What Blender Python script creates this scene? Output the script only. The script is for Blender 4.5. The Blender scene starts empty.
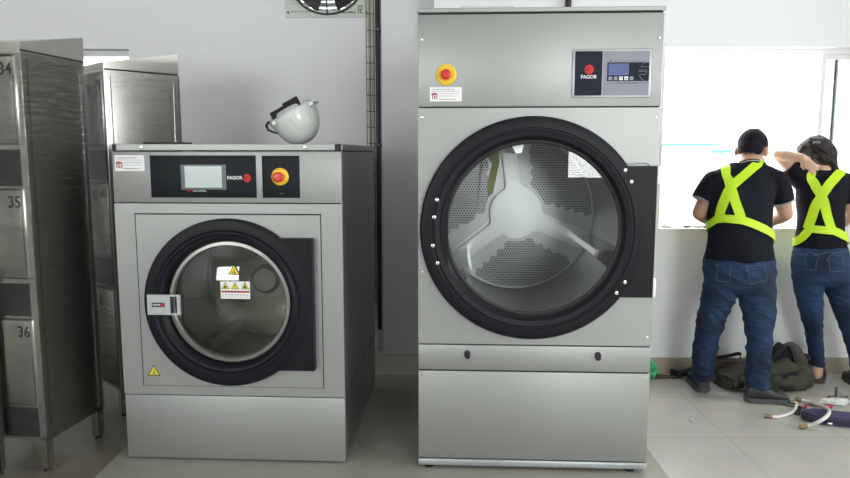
import bpy, bmesh, math, random
from mathutils import Vector, Matrix, noise
from mathutils.bvhtree import BVHTree
random.seed(7)
PI = math.pi
SC = bpy.context.scene
COL = SC.collection
# ------------------------------------------------------------------ camera
CAM_H, F_PX, PITCH = 1.45, 695.9, math.radians(7.03)
cam_d = bpy.data.cameras.new('camera'); cam = bpy.data.objects.new('camera', cam_d); COL.objects.link(cam)
cam.location = (0, 0, CAM_H); cam.rotation_euler = (PI/2 - PITCH, 0, 0)
cam_d.sensor_width = 36; cam_d.lens = F_PX/850*36; cam_d.clip_start = .05; cam_d.clip_end = 500
SC.camera = cam
def ray(px, py):
    u, v = (px-425)/F_PX, -(py-239)/F_PX
    c, s = math.cos(PITCH), math.sin(PITCH)
    return Vector((u, c+v*s, -s+v*c))
def P(px, py, Y):                       # point of the room at depth Y
    d = ray(px, py); return Vector((0, 0, CAM_H)) + d*(Y/d.y)
def G(px, py, z=0.0):                   # point of the room at height z
    d = ray(px, py); return Vector((0, 0, CAM_H)) + d*((z-CAM_H)/d.z)

# ------------------------------------------------------------------ materials
def nodes(name):
    m = bpy.data.materials.new(name); m.use_nodes = True
    nt = m.node_tree; return m, nt, nt.nodes['Principled BSDF']
def mat(name, col, rough=.5, metal=0., spec=.5, bump=None, var=None, coat=0., emit=None):
    """bump=(scale xyz, strength, distance); var=(scale xyz, amount)"""
    m, nt, b = nodes(name); N, L = nt.nodes, nt.links
    b.inputs['Base Color'].default_value = (*col, 1); b.inputs['Roughness'].default_value = rough
    b.inputs['Metallic'].default_value = metal; b.inputs['Specular IOR Level'].default_value = spec
    b.inputs['Coat Weight'].default_value = coat
    if emit: b.inputs['Emission Color'].default_value = (*emit[:3], 1); b.inputs['Emission Strength'].default_value = emit[3]
    tc = N.new('ShaderNodeTexCoord')
    def nz(scale, detail=3):
        mp = N.new('ShaderNodeMapping'); mp.inputs['Scale'].default_value = scale
        n = N.new('ShaderNodeTexNoise'); n.inputs['Scale'].default_value = 1; n.inputs['Detail'].default_value = detail
        L.new(tc.outputs['Object'], mp.inputs['Vector']); L.new(mp.outputs['Vector'], n.inputs['Vector']); return n
    if bump:
        n = nz(bump[0]); bp = N.new('ShaderNodeBump'); bp.inputs['Strength'].default_value = bump[1]; bp.inputs['Distance'].default_value = bump[2]
        L.new(n.outputs['Fac'], bp.inputs['Height']); L.new(bp.outputs['Normal'], b.inputs['Normal'])
    if var:
        n = nz(var[0], 5); mx = N.new('ShaderNodeMix'); mx.data_type = 'RGBA'
        mx.inputs['A'].default_value = (*[c*(1-var[1]) for c in col], 1); mx.inputs['B'].default_value = (*[min(1, c*(1+var[1])) for c in col], 1)
        L.new(n.outputs['Fac'], mx.inputs['Factor']); L.new(mx.outputs['Result'], b.inputs['Base Color'])
    return m
M = {}
M['wall'] = mat('wall_paint', (.86, .86, .86), .6, bump=((40, 40, 40), .04, .01), var=((1.2, 1.2, 1.2), .02))
M['ceil'] = mat('ceiling_paint', (.85, .85, .84), .7)
M['base'] = mat('baseboard_tile', (.40, .36, .28), .35, var=((6, 6, 6), .12))
M['floor_l'] = mat('bare_floor_brown', (.19, .17, .13), .4, var=((4, 4, 4), .12))
M['pad'] = mat('machine_pad_concrete', (.34, .325, .28), .42, var=((5, 5, 5), .12), bump=((30, 30, 30), .05, .01))
M['steel'] = mat('brushed_steel', (.36, .366, .352), .46, .6, bump=((900, 900, 6), .03, .002), var=((300, 300, 2), .03))
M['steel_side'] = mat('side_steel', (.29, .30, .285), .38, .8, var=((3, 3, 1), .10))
M['steel_lock'] = mat('locker_steel', (.60, .59, .55), .20, .97, bump=((2, 2, 1.2), .05, .02), var=((3, 3, 1.5), .07))
M['steel_hi'] = mat('polished_steel', (.74, .75, .74), .22, .9)
M['rail'] = mat('galvanised_rail', (.52, .55, .56), .4, .7, var=((20, 20, 20), .08))
M['seam'] = mat('seam_dark', (.02, .02, .02), .8)  # plain near-black for seams, grooves and panel gaps
M['panel'] = mat('panel_black', (.011, .013, .016), .5, spec=.18)
M['navyp'] = mat('panel_navy', (.012, .015, .027), .5, spec=.15)
M['greyp'] = mat('panel_grey', (.28, .29, .33), .5, spec=.2)
M['lcd'] = mat('lcd_blue', (.115, .14, .30), .5, spec=.2)
M['screen'] = mat('touch_screen', (.55, .62, .60), .15)
M['bezel'] = mat('screen_bezel', (.07, .09, .095), .3)
M['door'] = mat('door_plastic', (.006, .007, .010), .45, spec=.22, bump=((300, 300, 300), .03, .002))
M['rubber'] = mat('gasket_rubber', (.012, .012, .013), .6)
M['red'] = mat('red_plastic', (.62, .035, .02), .3)
M['yel'] = mat('yellow_plastic', (.85, .55, .03), .35)
M['stick_y'] = mat('sticker_yellow', (.80, .68, .03), .4)
M['white'] = mat('white_print', (.85, .85, .85), .4)
M['ink'] = mat('ink_black', (.03, .03, .03), .5)
M['inkg'] = mat('ink_grey', (.30, .33, .33), .5)
M['inkgr'] = mat('ink_green', (.08, .22, .05), .5)
M['inkr'] = mat('ink_maroon', (.38, .06, .08), .5)
M['redprint'] = mat('red_print', (.60, .022, .02), .45, spec=.25)
M['helmet'] = mat('helmet_white', (.80, .81, .78), .22, coat=.3)
M['hpad'] = mat('helmet_pad', (.012, .012, .014), .8)
M['hband'] = mat('helmet_band', (.55, .56, .56), .5)
M['black'] = mat('black_matte', (.012, .012, .012), .55)
M['pipe'] = mat('black_pipe', (.012, .012, .013), .4)
M['frame_w'] = mat('window_frame_white', (.82, .82, .82), .4)
M['gasket'] = mat('window_gasket', (.10, .11, .13), .5)
M['skin'] = mat('skin', (.50, .285, .195), .5, var=((9, 9, 9), .06))
M['skin_l'] = mat('skin_light', (.66, .42, .315), .5, var=((9, 9, 9), .05))
M['hair_m'] = mat('hair_black', (.008, .008, .015), .8, spec=.2, bump=((260, 260, 60), .6, .01))
M['hair_f'] = mat('hair_dark_brown', (.020, .013, .012), .5, spec=.3, bump=((240, 240, 30), .7, .012), var=((120, 120, 20), .35))
M['polo'] = mat('polo_fabric', (.009, .010, .016), .9, spec=.15, bump=((14, 14, 9), .35, .03))
M['tee'] = mat('tee_fabric', (.009, .009, .014), .9, spec=.15, bump=((14, 14, 9), .35, .03))
M['stripe'] = mat('stripe_fabric', (.50, .45, .38), .8)
M['hivis'] = mat('hivis_fabric', (.54, .80, .012), .6, bump=((160, 160, 160), .25, .004))
M['seat_pocket'] = mat('denim_pocket', (.018, .045, .105), .85, bump=((200, 200, 200), .1, .004))
M['stitch'] = mat('denim_seam', (.055, .085, .14), .85)
M['shoe'] = mat('shoe_leather', (.045, .046, .050), .6, var=((25, 25, 25), .4), bump=((60, 60, 60), .2, .01))
M['sole'] = mat('shoe_sole', (.085, .085, .088), .75, bump=((90, 90, 10), .3, .01))
M['lace'] = mat('shoe_lace', (.02, .02, .02), .8)
M['olive'] = mat('bag_canvas', (.050, .050, .034), .9, bump=((18, 18, 18), .35, .02), var=((8, 8, 8), .2))
M['bag_in'] = mat('bag_lining', (.008, .009, .016), .9)
M['bag_strap'] = mat('bag_strap_webbing', (.014, .012, .012), .85, bump=((200, 40, 40), .2, .003))
M['brown'] = mat('bag_brown_trim', (.075, .055, .040), .8)
M['hose'] = mat('hose_white', (.78, .78, .75), .35)
M['brass'] = mat('brass_nut', (.30, .20, .11), .35, .8)
M['purple'] = mat('purple_fabric', (.060, .044, .115), .8, bump=((150, 150, 150), .2, .003))
M['purple_d'] = mat('purple_fabric_edge', (.035, .028, .06), .85)
M['tool_red'] = mat('tool_handle_red', (.50, .03, .04), .4)
M['tool_dark'] = mat('tool_steel_dark', (.05, .05, .05), .4, .6)
M['tool_grey'] = mat('tool_steel_grey', (.35, .35, .34), .4, .7)
M['tool_brown'] = mat('tool_grip_brown', (.06, .035, .025), .6)
M['green'] = mat('green_plastic_bag', (.06, .46, .16), .4, bump=((30, 30, 30), .5, .02))
M['poly'] = mat('white_plastic_bag', (.84, .85, .85), .35, bump=((40, 40, 40), .5, .02))
M['fan'] = mat('fan_plate', (.66, .68, .63), .45)
M['fanb'] = mat('fan_blade', (.03, .03, .03), .4)
M['cable'] = mat('cable_beige', (.62, .52, .36), .5)
M['cable2'] = mat('cable_white', (.70, .70, .68), .5)
M['wire'] = mat('tray_wire', (.10, .10, .10), .45, .5)
M['spider'] = mat('spider_steel', (.74, .75, .73), .36, .7)
M['drum'] = mat('drum_steel', (.50, .51, .50), .34, .9)
M['drum_w'] = mat('washer_drum_steel', (.30, .30, .27), .38, .8, bump=((60, 60, 60), .1, .01))
M['lime'] = mat('lime_film', (.42, .46, .10), .4)
M['board'] = mat('pale_board', (.62, .62, .58), .6)
M['out_wall'] = mat('outside_wall', (.85, .86, .86), .7)
M['out_cyan'] = mat('outside_cyan_roof', (.16, .55, .58), .5)
M['out_ground'] = mat('outside_ground', (.72, .72, .70), .8)
M['lens'] = mat('spectacle_frame', (.02, .02, .025), .3)
M['clip'] = mat('hair_clip', (.16, .15, .15), .35, .3)

def denim():
    m, nt, b = nodes('denim'); N, L = nt.nodes, nt.links
    tc = N.new('ShaderNodeTexCoord'); mp = N.new('ShaderNodeMapping'); mp.inputs['Scale'].default_value = (5, 5, 26)
    L.new(tc.outputs['Object'], mp.inputs['Vector'])
    n = N.new('ShaderNodeTexNoise'); n.inputs['Scale'].default_value = 1; n.inputs['Detail'].default_value = 2; n.inputs['Distortion'].default_value = .8
    L.new(mp.outputs['Vector'], n.inputs['Vector'])
    bp = N.new('ShaderNodeBump'); bp.inputs['Strength'].default_value = .55; bp.inputs['Distance'].default_value = .03
    L.new(n.outputs['Fac'], bp.inputs['Height']); L.new(bp.outputs['Normal'], b.inputs['Normal'])
    n2 = N.new('ShaderNodeTexNoise'); n2.inputs['Scale'].default_value = 6; n2.inputs['Detail'].default_value = 6
    L.new(tc.outputs['Object'], n2.inputs['Vector'])
    cr = N.new('ShaderNodeValToRGB'); e = cr.color_ramp.elements
    e[0].position = .35; e[0].color = (.003, .009, .028, 1); e[1].position = .7; e[1].color = (.012, .042, .112, 1)
    L.new(n2.outputs['Fac'], cr.inputs['Fac']); L.new(cr.outputs['Color'], b.inputs['Base Color'])
    b.inputs['Roughness'].default_value = .85; return m
M['denim'] = denim()

def tiles():
    m, nt, b = nodes('floor_tile'); N, L = nt.nodes, nt.links
    tc = N.new('ShaderNodeTexCoord'); mp = N.new('ShaderNodeMapping'); mp.inputs['Location'].default_value = (.245, .175, 0)
    L.new(tc.outputs['Object'], mp.inputs['Vector'])
    br = N.new('ShaderNodeTexBrick'); br.offset = 0; br.inputs['Scale'].default_value = 1
    br.inputs['Brick Width'].default_value = .6; br.inputs['Row Height'].default_value = .6; br.inputs['Mortar Size'].default_value = .0035
    br.inputs['Color1'].default_value = (.62, .59, .51, 1); br.inputs['Color2'].default_value = (.595, .57, .495, 1); br.inputs['Mortar'].default_value = (.46, .44, .38, 1)
    L.new(mp.outputs['Vector'], br.inputs['Vector'])
    n = N.new('ShaderNodeTexNoise'); n.inputs['Scale'].default_value = 7; n.inputs['Detail'].default_value = 6; L.new(tc.outputs['Object'], n.inputs['Vector'])
    mx = N.new('ShaderNodeMix'); mx.data_type = 'RGBA'; mx.blend_type = 'MULTIPLY'; mx.inputs['Factor'].default_value = .25
    L.new(br.outputs['Color'], mx.inputs['A']); L.new(n.outputs['Color'], mx.inputs['B'])
    hs = N.new('ShaderNodeHueSaturation'); hs.inputs['Saturation'].default_value = .75; L.new(mx.outputs['Result'], hs.inputs['Color'])
    L.new(hs.outputs['Color'], b.inputs['Base Color']); b.inputs['Roughness'].default_value = .32; return m
M['tiles'] = tiles()

def glassy(name, tint, refl_min, rough=0., fres=1.5, bump=None):
    m, nt, b = nodes(name); N, L = nt.nodes, nt.links; N.remove(b)
    t = N.new('ShaderNodeBsdfTransparent'); t.inputs['Color'].default_value = (*tint, 1)
    g = N.new('ShaderNodeBsdfGlossy'); g.inputs['Roughness'].default_value = rough; g.inputs['Color'].default_value = (1, 1, 1, 1)
    fr = N.new('ShaderNodeFresnel'); fr.inputs['IOR'].default_value = fres
    mxm = N.new('ShaderNodeMath'); mxm.operation = 'MAXIMUM'; mxm.inputs[1].default_value = refl_min; L.new(fr.outputs[0], mxm.inputs[0])
    ms = N.new('ShaderNodeMixShader'); L.new(mxm.outputs[0], ms.inputs[0]); L.new(t.outputs[0], ms.inputs[1]); L.new(g.outputs[0], ms.inputs[2])
    if bump:
        tc = N.new('ShaderNodeTexCoord'); mp = N.new('ShaderNodeMapping'); mp.inputs['Scale'].default_value = bump[0]; mp.inputs['Rotation'].default_value = (.5, .4, .3)
        n = N.new('ShaderNodeTexNoise'); n.inputs['Scale'].default_value = 1; n.inputs['Detail'].default_value = 4; n.inputs['Distortion'].default_value = 1.
        L.new(tc.outputs['Object'], mp.inputs['Vector']); L.new(mp.outputs['Vector'], n.inputs['Vector'])
        bp = N.new('ShaderNodeBump'); bp.inputs['Strength'].default_value = bump[1]; bp.inputs['Distance'].default_value = bump[2]
        L.new(n.outputs['Fac'], bp.inputs['Height']); L.new(bp.outputs['Normal'], g.inputs['Normal']); L.new(bp.outputs['Normal'], fr.inputs['Normal'])
    L.new(ms.outputs[0], N['Material Output'].inputs['Surface']); return m
M['glass_w'] = glassy('washer_door_glass', (.62, .62, .57), .08, .02)
M['glass_d'] = glassy('dryer_door_glass', (.93, .95, .95), .05, 0.)
M['glass'] = glassy('window_glass', (.96, .98, .98), .03, 0.)
M['film'] = glassy('shrink_film', (.97, .97, .97), .07, .19, 1.3, bump=((4, 4, 60), .8, .016))

def perf(name, cols, scale, hole=.32, lo=(.02, .02, .02)):
    """steel sheet with staggered round holes (object X/Z grid)"""
    m, nt, b = nodes(name); N, L = nt.nodes, nt.links
    tc = N.new('ShaderNodeTexCoord'); sp = N.new('ShaderNodeSeparateXYZ')
    L.new(tc.outputs['UV'], sp.inputs[0])
    def mth(op, a, bb=None):
        k = N.new('ShaderNodeMath'); k.operation = op
        for i, v in enumerate((a, bb)):
            if v is None: continue
            if isinstance(v, (int, float)): k.inputs[i].default_value = v
            else: L.new(v, k.inputs[i])
        return k.outputs[0]
    x = mth('MULTIPLY', sp.outputs[0], scale); z = mth('MULTIPLY', sp.outputs[1], scale*1.15)
    row = mth('FLOOR', z); par = mth('MULTIPLY', mth('MODULO', mth('ADD', row, 1000), 2), .5)
    fx = mth('SUBTRACT', mth('FRACT', mth('ADD', x, par)), .5); fz = mth('SUBTRACT', mth('FRACT', z), .5)
    d = mth('SQRT', mth('ADD', mth('MULTIPLY', fx, fx), mth('MULTIPLY', fz, fz)))
    hole_f = mth('LESS_THAN', d, hole)
    mx = N.new('ShaderNodeMix'); mx.data_type = 'RGBA'; L.new(hole_f, mx.inputs['Factor'])
    mx.inputs['A'].default_value = (*cols, 1); mx.inputs['B'].default_value = (*lo, 1)
    L.new(mx.outputs['Result'], b.inputs['Base Color'])
    L.new(mth('MULTIPLY', mth('SUBTRACT', 1, hole_f), .85), b.inputs['Metallic']); b.inputs['Roughness'].default_value = .33
    return m
M['perf'] = perf('perforated_sheet', (.36, .37, .37), 64, .30)
M['perf_w'] = perf('perforated_drum_wall', (.17, .175, .175), 60, .33, (.42, .42, .42))

# ------------------------------------------------------------------ mesh helpers
def smooth_by_angle(me, ang=35):
    for p in me.polygons: p.use_smooth = True
    bm = bmesh.new(); bm.from_mesh(me)
    for e in bm.edges:
        if len(e.link_faces) == 2 and e.calc_face_angle(0) > math.radians(ang): e.smooth = False
    bm.to_mesh(me); bm.free()
def obj(name, bm, m, parent=None, smooth=True, loc=None, ang=28):
    me = bm if isinstance(bm, bpy.types.Mesh) else bpy.data.meshes.new(name)
    if not isinstance(bm, bpy.types.Mesh):
        bmesh.ops.recalc_face_normals(bm, faces=bm.faces); bm.to_mesh(me); bm.free()
    if smooth: smooth_by_angle(me, ang)
    me.name = name
    o = bpy.data.objects.new(name, me); COL.objects.link(o)
    if m is not None: me.materials.clear(); me.materials.append(M[m] if isinstance(m, str) else m)
    if parent: o.parent = parent
    if loc: o.location = loc
    return o
def shift(bm, v): bmesh.ops.translate(bm, vec=Vector(v), verts=bm.verts); return bm
def thing(name, label, cat, loc=(0, 0, 0), rz=0, group=None):
    o = bpy.data.objects.new(name, None); COL.objects.link(o); o.empty_display_size = .1
    o.location = loc; o.rotation_euler = (0, 0, rz); o['label'] = label; o['category'] = cat
    if group: o['group'] = group
    return o
def tag(o, label, cat, group=None):
    o['label'] = label; o['category'] = cat
    if group: o['group'] = group
    return o
def struct(name, bm, m, parent=None, smooth=False):
    o = obj(name, bm, m, parent, smooth)
    if not parent: o['kind'] = 'structure'
    return o
def new(): return bmesh.new()
def box(bm, a, b, bev=0, seg=2):
    a, b = Vector(a), Vector(b)
    r = bmesh.ops.create_cube(bm, size=1); vs = r['verts']
    for v in vs: v.co = Vector([(a[i]+b[i])/2 + v.co[i]*(b[i]-a[i]) for i in range(3)])
    if bev:
        es = list({e for v in vs for e in v.link_edges})
        bmesh.ops.bevel(bm, geom=es, offset=bev, segments=seg, profile=.5, affect='EDGES')
    return bm
def frame_of(t):
    t = t.normalized(); up = Vector((0, 0, 1)) if abs(t.z) < .9 else Vector((0, 1, 0))
    a = t.cross(up).normalized(); return a, a.cross(t).normalized()
def tube(bm, pts, rad, seg=10, caps='flat'):
    pts = [Vector(p) for p in pts]; n = len(pts)
    rad = [rad]*n if isinstance(rad, (int, float)) else list(rad)
    if caps == 'round':
        t0 = (pts[0]-pts[1]).normalized(); t1 = (pts[-1]-pts[-2]).normalized(); A, B = [], []
        for k in (1, 2):
            an = PI/2*(k/2.6); A.insert(0, (pts[0]+t0*rad[0]*math.sin(an), rad[0]*math.cos(an))); B.append((pts[-1]+t1*rad[-1]*math.sin(an), rad[-1]*math.cos(an)))
        pts = [p for p, _ in A]+pts+[p for p, _ in B]; rad = [r for _, r in A]+rad+[r for _, r in B]; n = len(pts)
    rings = []; pa = None
    for i, p in enumerate(pts):
        t = (pts[min(i+1, n-1)]-pts[max(i-1, 0)])
        if pa is None: a, b = frame_of(t)
        else:
            t = t.normalized(); a = (pa - t*pa.dot(t)).normalized(); b = a.cross(t).normalized()
        pa = a
        rings.append([bm.verts.new(p + (a*math.cos(2*PI*k/seg)+b*math.sin(2*PI*k/seg))*rad[i]) for k in range(seg)])
    for i in range(n-1):
        for k in range(seg): bm.faces.new((rings[i][k], rings[i][(k+1) % seg], rings[i+1][(k+1) % seg], rings[i+1][k]))
    if caps: bm.faces.new(rings[0][::-1]); bm.faces.new(rings[-1])
    return bm
def hloft(bm, rows, seg=28, p=2.0):
    """horizontal superellipse rings: rows of (centre, rx, ry)"""
    rings = []
    for c, rx, ry in rows:
        R = []
        for k in range(seg):
            an = 2*PI*k/seg; ca, sa = math.cos(an), math.sin(an)
            R.append(bm.verts.new((c[0]+rx*math.copysign(abs(ca)**(2/p), ca), c[1]+ry*math.copysign(abs(sa)**(2/p), sa), c[2])))
        rings.append(R)
    for i in range(len(rings)-1):
        for k in range(seg): bm.faces.new((rings[i][k], rings[i][(k+1) % seg], rings[i+1][(k+1) % seg], rings[i+1][k]))
    bm.faces.new(rings[0][::-1]); bm.faces.new(rings[-1]); return bm
def ball(bm, c, r, rot=None, u=20, v=14):
    r = (r, r, r) if isinstance(r, (int, float)) else r
    m = Matrix.Translation(Vector(c)) @ (rot.to_4x4() if rot else Matrix.Identity(4)) @ Matrix.Diagonal((*r, 1))
    bmesh.ops.create_uvsphere(bm, u_segments=u, v_segments=v, radius=1, matrix=m); return bm
def lathe(bm, prof, cx=0, cz=0, N=96, closed=False):
    """revolve (r, y) about the local y axis through (cx, cz)"""
    rings = [[bm.verts.new((cx+r*math.cos(2*PI*k/N), y, cz+r*math.sin(2*PI*k/N))) for k in range(N)] if r > 1e-6 else [bm.verts.new((cx, y, cz))] for r, y in prof]
    pr = list(zip(rings, rings[1:])) + ([(rings[-1], rings[0])] if closed else [])
    for A, B in pr:
        for k in range(N):
            k2 = (k+1) % N
            f = [A[k % len(A)], A[k2 % len(A)], B[k2 % len(B)], B[k % len(B)]]
            f2 = []
            for v in f:
                if v not in f2: f2.append(v)
            if len(f2) >= 3: bm.faces.new(f2)
    return bm
def prism(bm, poly, y0, y1):
    """polygon of (x, z) extruded in y"""
    A = [bm.verts.new((x, y0, z)) for x, z in poly]; B = [bm.verts.new((x, y1, z)) for x, z in poly]; n = len(poly)
    bm.faces.new(A); bm.faces.new(B[::-1])
    for i in range(n): bm.faces.new((A[i], B[i], B[(i+1) % n], A[(i+1) % n]))
    return bm
def zprism(bm, poly, z0, z1):
    A = [bm.verts.new((x, y, z0)) for x, y in poly]; B = [bm.verts.new((x, y, z1)) for x, y in poly]; n = len(poly)
    bm.faces.new(A); bm.faces.new(B[::-1])
    for i in range(n): bm.faces.new((A[i], B[i], B[(i+1) % n], A[(i+1) % n]))
    return bm
def holed(bm, x0, x1, z0, z1, cx, cz, R, y0, y1, N=96):
    """rectangular plate with a round hole, thickness y0..y1"""
    ang = sorted([2*PI*k/N for k in range(N)] + [math.atan2(z-cz, x-cx) % (2*PI) for x in (x0, x1) for z in (z0, z1)])
    def edge(a):
        c, s = math.cos(a), math.sin(a); t = 1e9
        if c > 1e-9: t = min(t, (x1-cx)/c)
        if c < -1e-9: t = min(t, (x0-cx)/c)
        if s > 1e-9: t = min(t, (z1-cz)/s)
        if s < -1e-9: t = min(t, (z0-cz)/s)
        return cx+c*t, cz+s*t
    V = {}
    for y in (y0, y1):
        V[y] = ([bm.verts.new((cx+R*math.cos(a), y, cz+R*math.sin(a))) for a in ang], [bm.verts.new((edge(a)[0], y, edge(a)[1])) for a in ang])
    n = len(ang)
    for i in range(n):
        j = (i+1) % n
        for y in (y0, y1): bm.faces.new((V[y][0][i], V[y][0][j], V[y][1][j], V[y][1][i]))
        for q in (0, 1): bm.faces.new((V[y0][q][i], V[y0][q][j], V[y1][q][j], V[y1][q][i]))
    return bm
def walls(bm, xs, zs, holes, y0, y1):
    """wall of boxes on a grid, leaving out cells in holes"""
    for i in range(len(xs)-1):
        for k in range(len(zs)-1):
            if (i, k) not in holes: box(bm, (xs[i], y0, zs[k]), (xs[i+1], y1, zs[k+1]))
    bmesh.ops.remove_doubles(bm, verts=bm.verts, dist=1e-5)
    seen = {}
    for f in list(bm.faces):                      # drop the inner faces between neighbouring boxes
        key = tuple(round(c, 4) for c in f.calc_center_median())
        if key in seen: bm.faces.remove(f); 
        else: seen[key] = f
    return bm
def evaluated(o):
    dg = bpy.context.evaluated_depsgraph_get(); dg.update()
    me = bpy.data.meshes.new_from_object(o.evaluated_get(dg)); return me
def remesh(bm, voxel=.008, it=4, f=.5, sub=0):
    bmesh.ops.recalc_face_normals(bm, faces=bm.faces)
    me = bpy.data.meshes.new('t'); bm.to_mesh(me); bm.free(); o = bpy.data.objects.new('t', me); COL.objects.link(o)
    r = o.modifiers.new('r', 'REMESH'); r.mode = 'VOXEL'; r.voxel_size = voxel
    if it: s = o.modifiers.new('s', 'SMOOTH'); s.iterations = it; s.factor = f
    out = evaluated(o); bpy.data.objects.remove(o); return out
def creases(me, amp, sc, tilt=.5, seed=0):
    for v in me.vertices:
        q = Vector((v.co.x*sc[0], v.co.y*sc[1], (v.co.z+tilt*v.co.x)*sc[2]+seed)); k = (1-abs(noise.noise(q)))**4
        q2 = Vector((v.co.x*sc[0], v.co.y*sc[1], (v.co.z-tilt*v.co.x)*sc[2]*.7+seed+9)); k2 = (1-abs(noise.noise(q2)))**4
        v.co += v.normal*amp*(k+k2-.9)
def wrinkle(me, amp, sc, seed=0):
    for v in me.vertices:
        q = Vector((v.co.x*sc[0], v.co.y*sc[1], v.co.z*sc[2]+seed))
        v.co += v.normal*amp*noise.noise(q)
def text(name, s, size, m, parent, x, z, y, bold=0., align='CENTER', sx=1.):
    cu = bpy.data.curves.new('t', 'FONT'); cu.body = s; cu.size = size; cu.align_x = align; cu.align_y = 'CENTER'
    cu.extrude = .0004; cu.offset = bold; cu.resolution_u = 3
    o = bpy.data.objects.new('t', cu); COL.objects.link(o); me = evaluated(o); bpy.data.objects.remove(o)
    for v in me.vertices: v.co = Vector((x+v.co.x*sx, y-v.co.z, z+v.co.y))
    return obj(name, me, m, parent, smooth=False)
def plate(bm, x0, x1, z0, z1, y, t=.002, bev=0): return box(bm, (x0, y-t, z0), (x1, y, z1), bev)
def disc(bm, cx, cz, r, y, t=.002, N=32): return prism(bm, [(cx+r*math.cos(2*PI*k/N), cz+r*math.sin(2*PI*k/N)) for k in range(N)], y-t, y)
def logo(parent, cx, cz, r, y, dark):
    """red roundel with two notches cut from the left"""
    o = obj('logo_roundel', disc(new(), cx, cz, r, y, .001), 'redprint', parent, False)
    b = new(); plate(b, cx-r*1.0, cx+r*.25, cz+r*.20, cz+r*.38, y-.001, .0006); plate(b, cx-r*1.0, cx-r*.05, cz-r*.25, cz-r*.08, y-.001, .0006)
    obj('logo_notch', b, dark, o, False)
def screw(parent, x, z, y, r=.006, m='steel_hi', name='screw'):
    return obj(name, lathe(new(), [(r, y), (r*.9, y-r*.5), (0, y-r*.7)], x, z, 12), m, parent)
def ribbon_on(bvh, guide, width, off=.004, thick=.003, n=60):
    """webbing laid on a body surface along guide points"""
    gp = [Vector(g) for g in guide]; L = [0]
    for a, b in zip(gp, gp[1:]): L.append(L[-1]+(b-a).length)
    pts = []
    for i in range(n+1):
        s = L[-1]*i/n; k = max(j for j in range(len(gp)) if L[j] <= s+1e-9); k = min(k, len(gp)-2)
        pts.append(gp[k].lerp(gp[k+1], (s-L[k])/max(1e-9, L[k+1]-L[k])))
    near = [bvh.find_nearest(p) for p in pts]
    bm = new(); rows = []
    for i in range(n+1):
        t = (near[min(i+1, n)][0]-near[max(i-1, 0)][0]).normalized(); nn = near[i][1]; s = t.cross(nn).normalized(); R = []
        for w in (-.5, -.25, 0, .25, .5):
            l, q, _, _ = bvh.find_nearest(near[i][0]+s*w*width); R.append((l+q*off, l+q*(off+thick)))
        rows.append(R)
    for _ in range(3):                            # relax
        rows = [rows[0]]+[[tuple((rows[i-1][k][j]+rows[i][k][j]*2+rows[i+1][k][j])/4 for j in (0, 1)) for k in range(5)] for i in range(1, n)]+[rows[n]]
    V = [[(bm.verts.new(a), bm.verts.new(b)) for a, b in R] for R in rows]
    for i in range(n):
        for k in range(4):
            for j in (0, 1): bm.faces.new((V[i][k][j], V[i+1][k][j], V[i+1][k+1][j], V[i][k+1][j]))
        for k in (0, 4): bm.faces.new((V[i][k][0], V[i+1][k][0], V[i+1][k][1], V[i][k][1]))
    for i in (0, n):
        for k in range(4): bm.faces.new((V[i][k][0], V[i][k+1][0], V[i][k+1][1], V[i][k][1]))
    return bm

# ------------------------------------------------------------------ the room
XL, XR, YB, H = -5.0, 4.7, -3.2, 3.2
YW, YF = 4.48, 5.05                 # window wall, fan wall
struct('floor', box(new(), (XL, YB, -.1), (XR, YF+.2, 0)), 'tiles')
struct('ceiling', box(new(), (XL, YB, H), (XR, YF+.2, H+.1)), 'ceil')
PADX = (-1.485, 1.098)
b = new(); box(b, (PADX[0], 1.6, 0), (PADX[1], 4.44, .004), .0015, 1); struct('trim_1', b, 'pad')
struct('trim_2', box(new(), (XL, YB, 0), (PADX[0]-.001, YF, .0012)), 'floor_l')
FC = P(327, -26, YF); FC.y = YF
# fan wall with the high window (window_2) and the fan opening
w2 = (-3.7, P(129, 55, YF).x, .97, P(110, 49, YF).z)
fo = (FC.x-.25, FC.x+.25, FC.z-.25, FC.z+.25)
b = new(); walls(b, [XL, w2[0], w2[1], fo[0], fo[1], .06], [0, w2[2], w2[3], fo[2], fo[3], H], {(1, 1), (3, 3)}, YF, YF+.2); struct('wall_back', b, 'wall')
# window wall with the wide window (window_1)
JX = P(434, 5, YW).x; wx0, wx1, wz0, wz1 = 1.512, 4.25, .965, 2.111
b = new(); walls(b, [JX, wx0, wx1, XR], [0, wz0, wz1, H], {(1, 1)}, YW, YW+.2)
box(b, (JX, YW+.2, 0), (JX+.15, YF+.2, H)); struct('wall_window', b, 'wall')
struct('column', box(new(), (P(382.5, 200, 4.897).x, 4.897, 0), (JX+.02, YF+.1, H), .004, 1), 'wall')
struct('wall_left', box(new(), (XL-.2, YB-.2, 0), (XL, YF+.2, H)), 'wall')
rr_ = (-.8, 3.4, 1.0, 2.5)  # unseen opening, added to light the back and left of the room
b = new(); walls(b, [YB-.2, rr_[0], rr_[1], YW+.2], [0, rr_[2], rr_[3], H], {(1, 1)}, -.1, .1); bmesh.ops.rotate(b, cent=(0, 0, 0), matrix=Matrix.Rotation(PI/2, 3, 'Z'), verts=b.verts); shift(b, (XR+.1, 0, 0)); struct('wall_right', b, 'wall')
ra = (-4.7, -2.3, 1.45, 2.75); rb = (1.25, 3.1, 1.12, 2.80)  # rear windows; top of the right one raised to brighten the dryer fascia
b = new(); walls(b, [XL, ra[0], ra[1], rb[0], rb[1], XR], [0, rb[2], ra[2], ra[3], rb[3], H], {(1, 2), (3, 1), (3, 2), (3, 3)}, YB-.2, YB); struct('wall_rear', b, 'wall')
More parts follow.
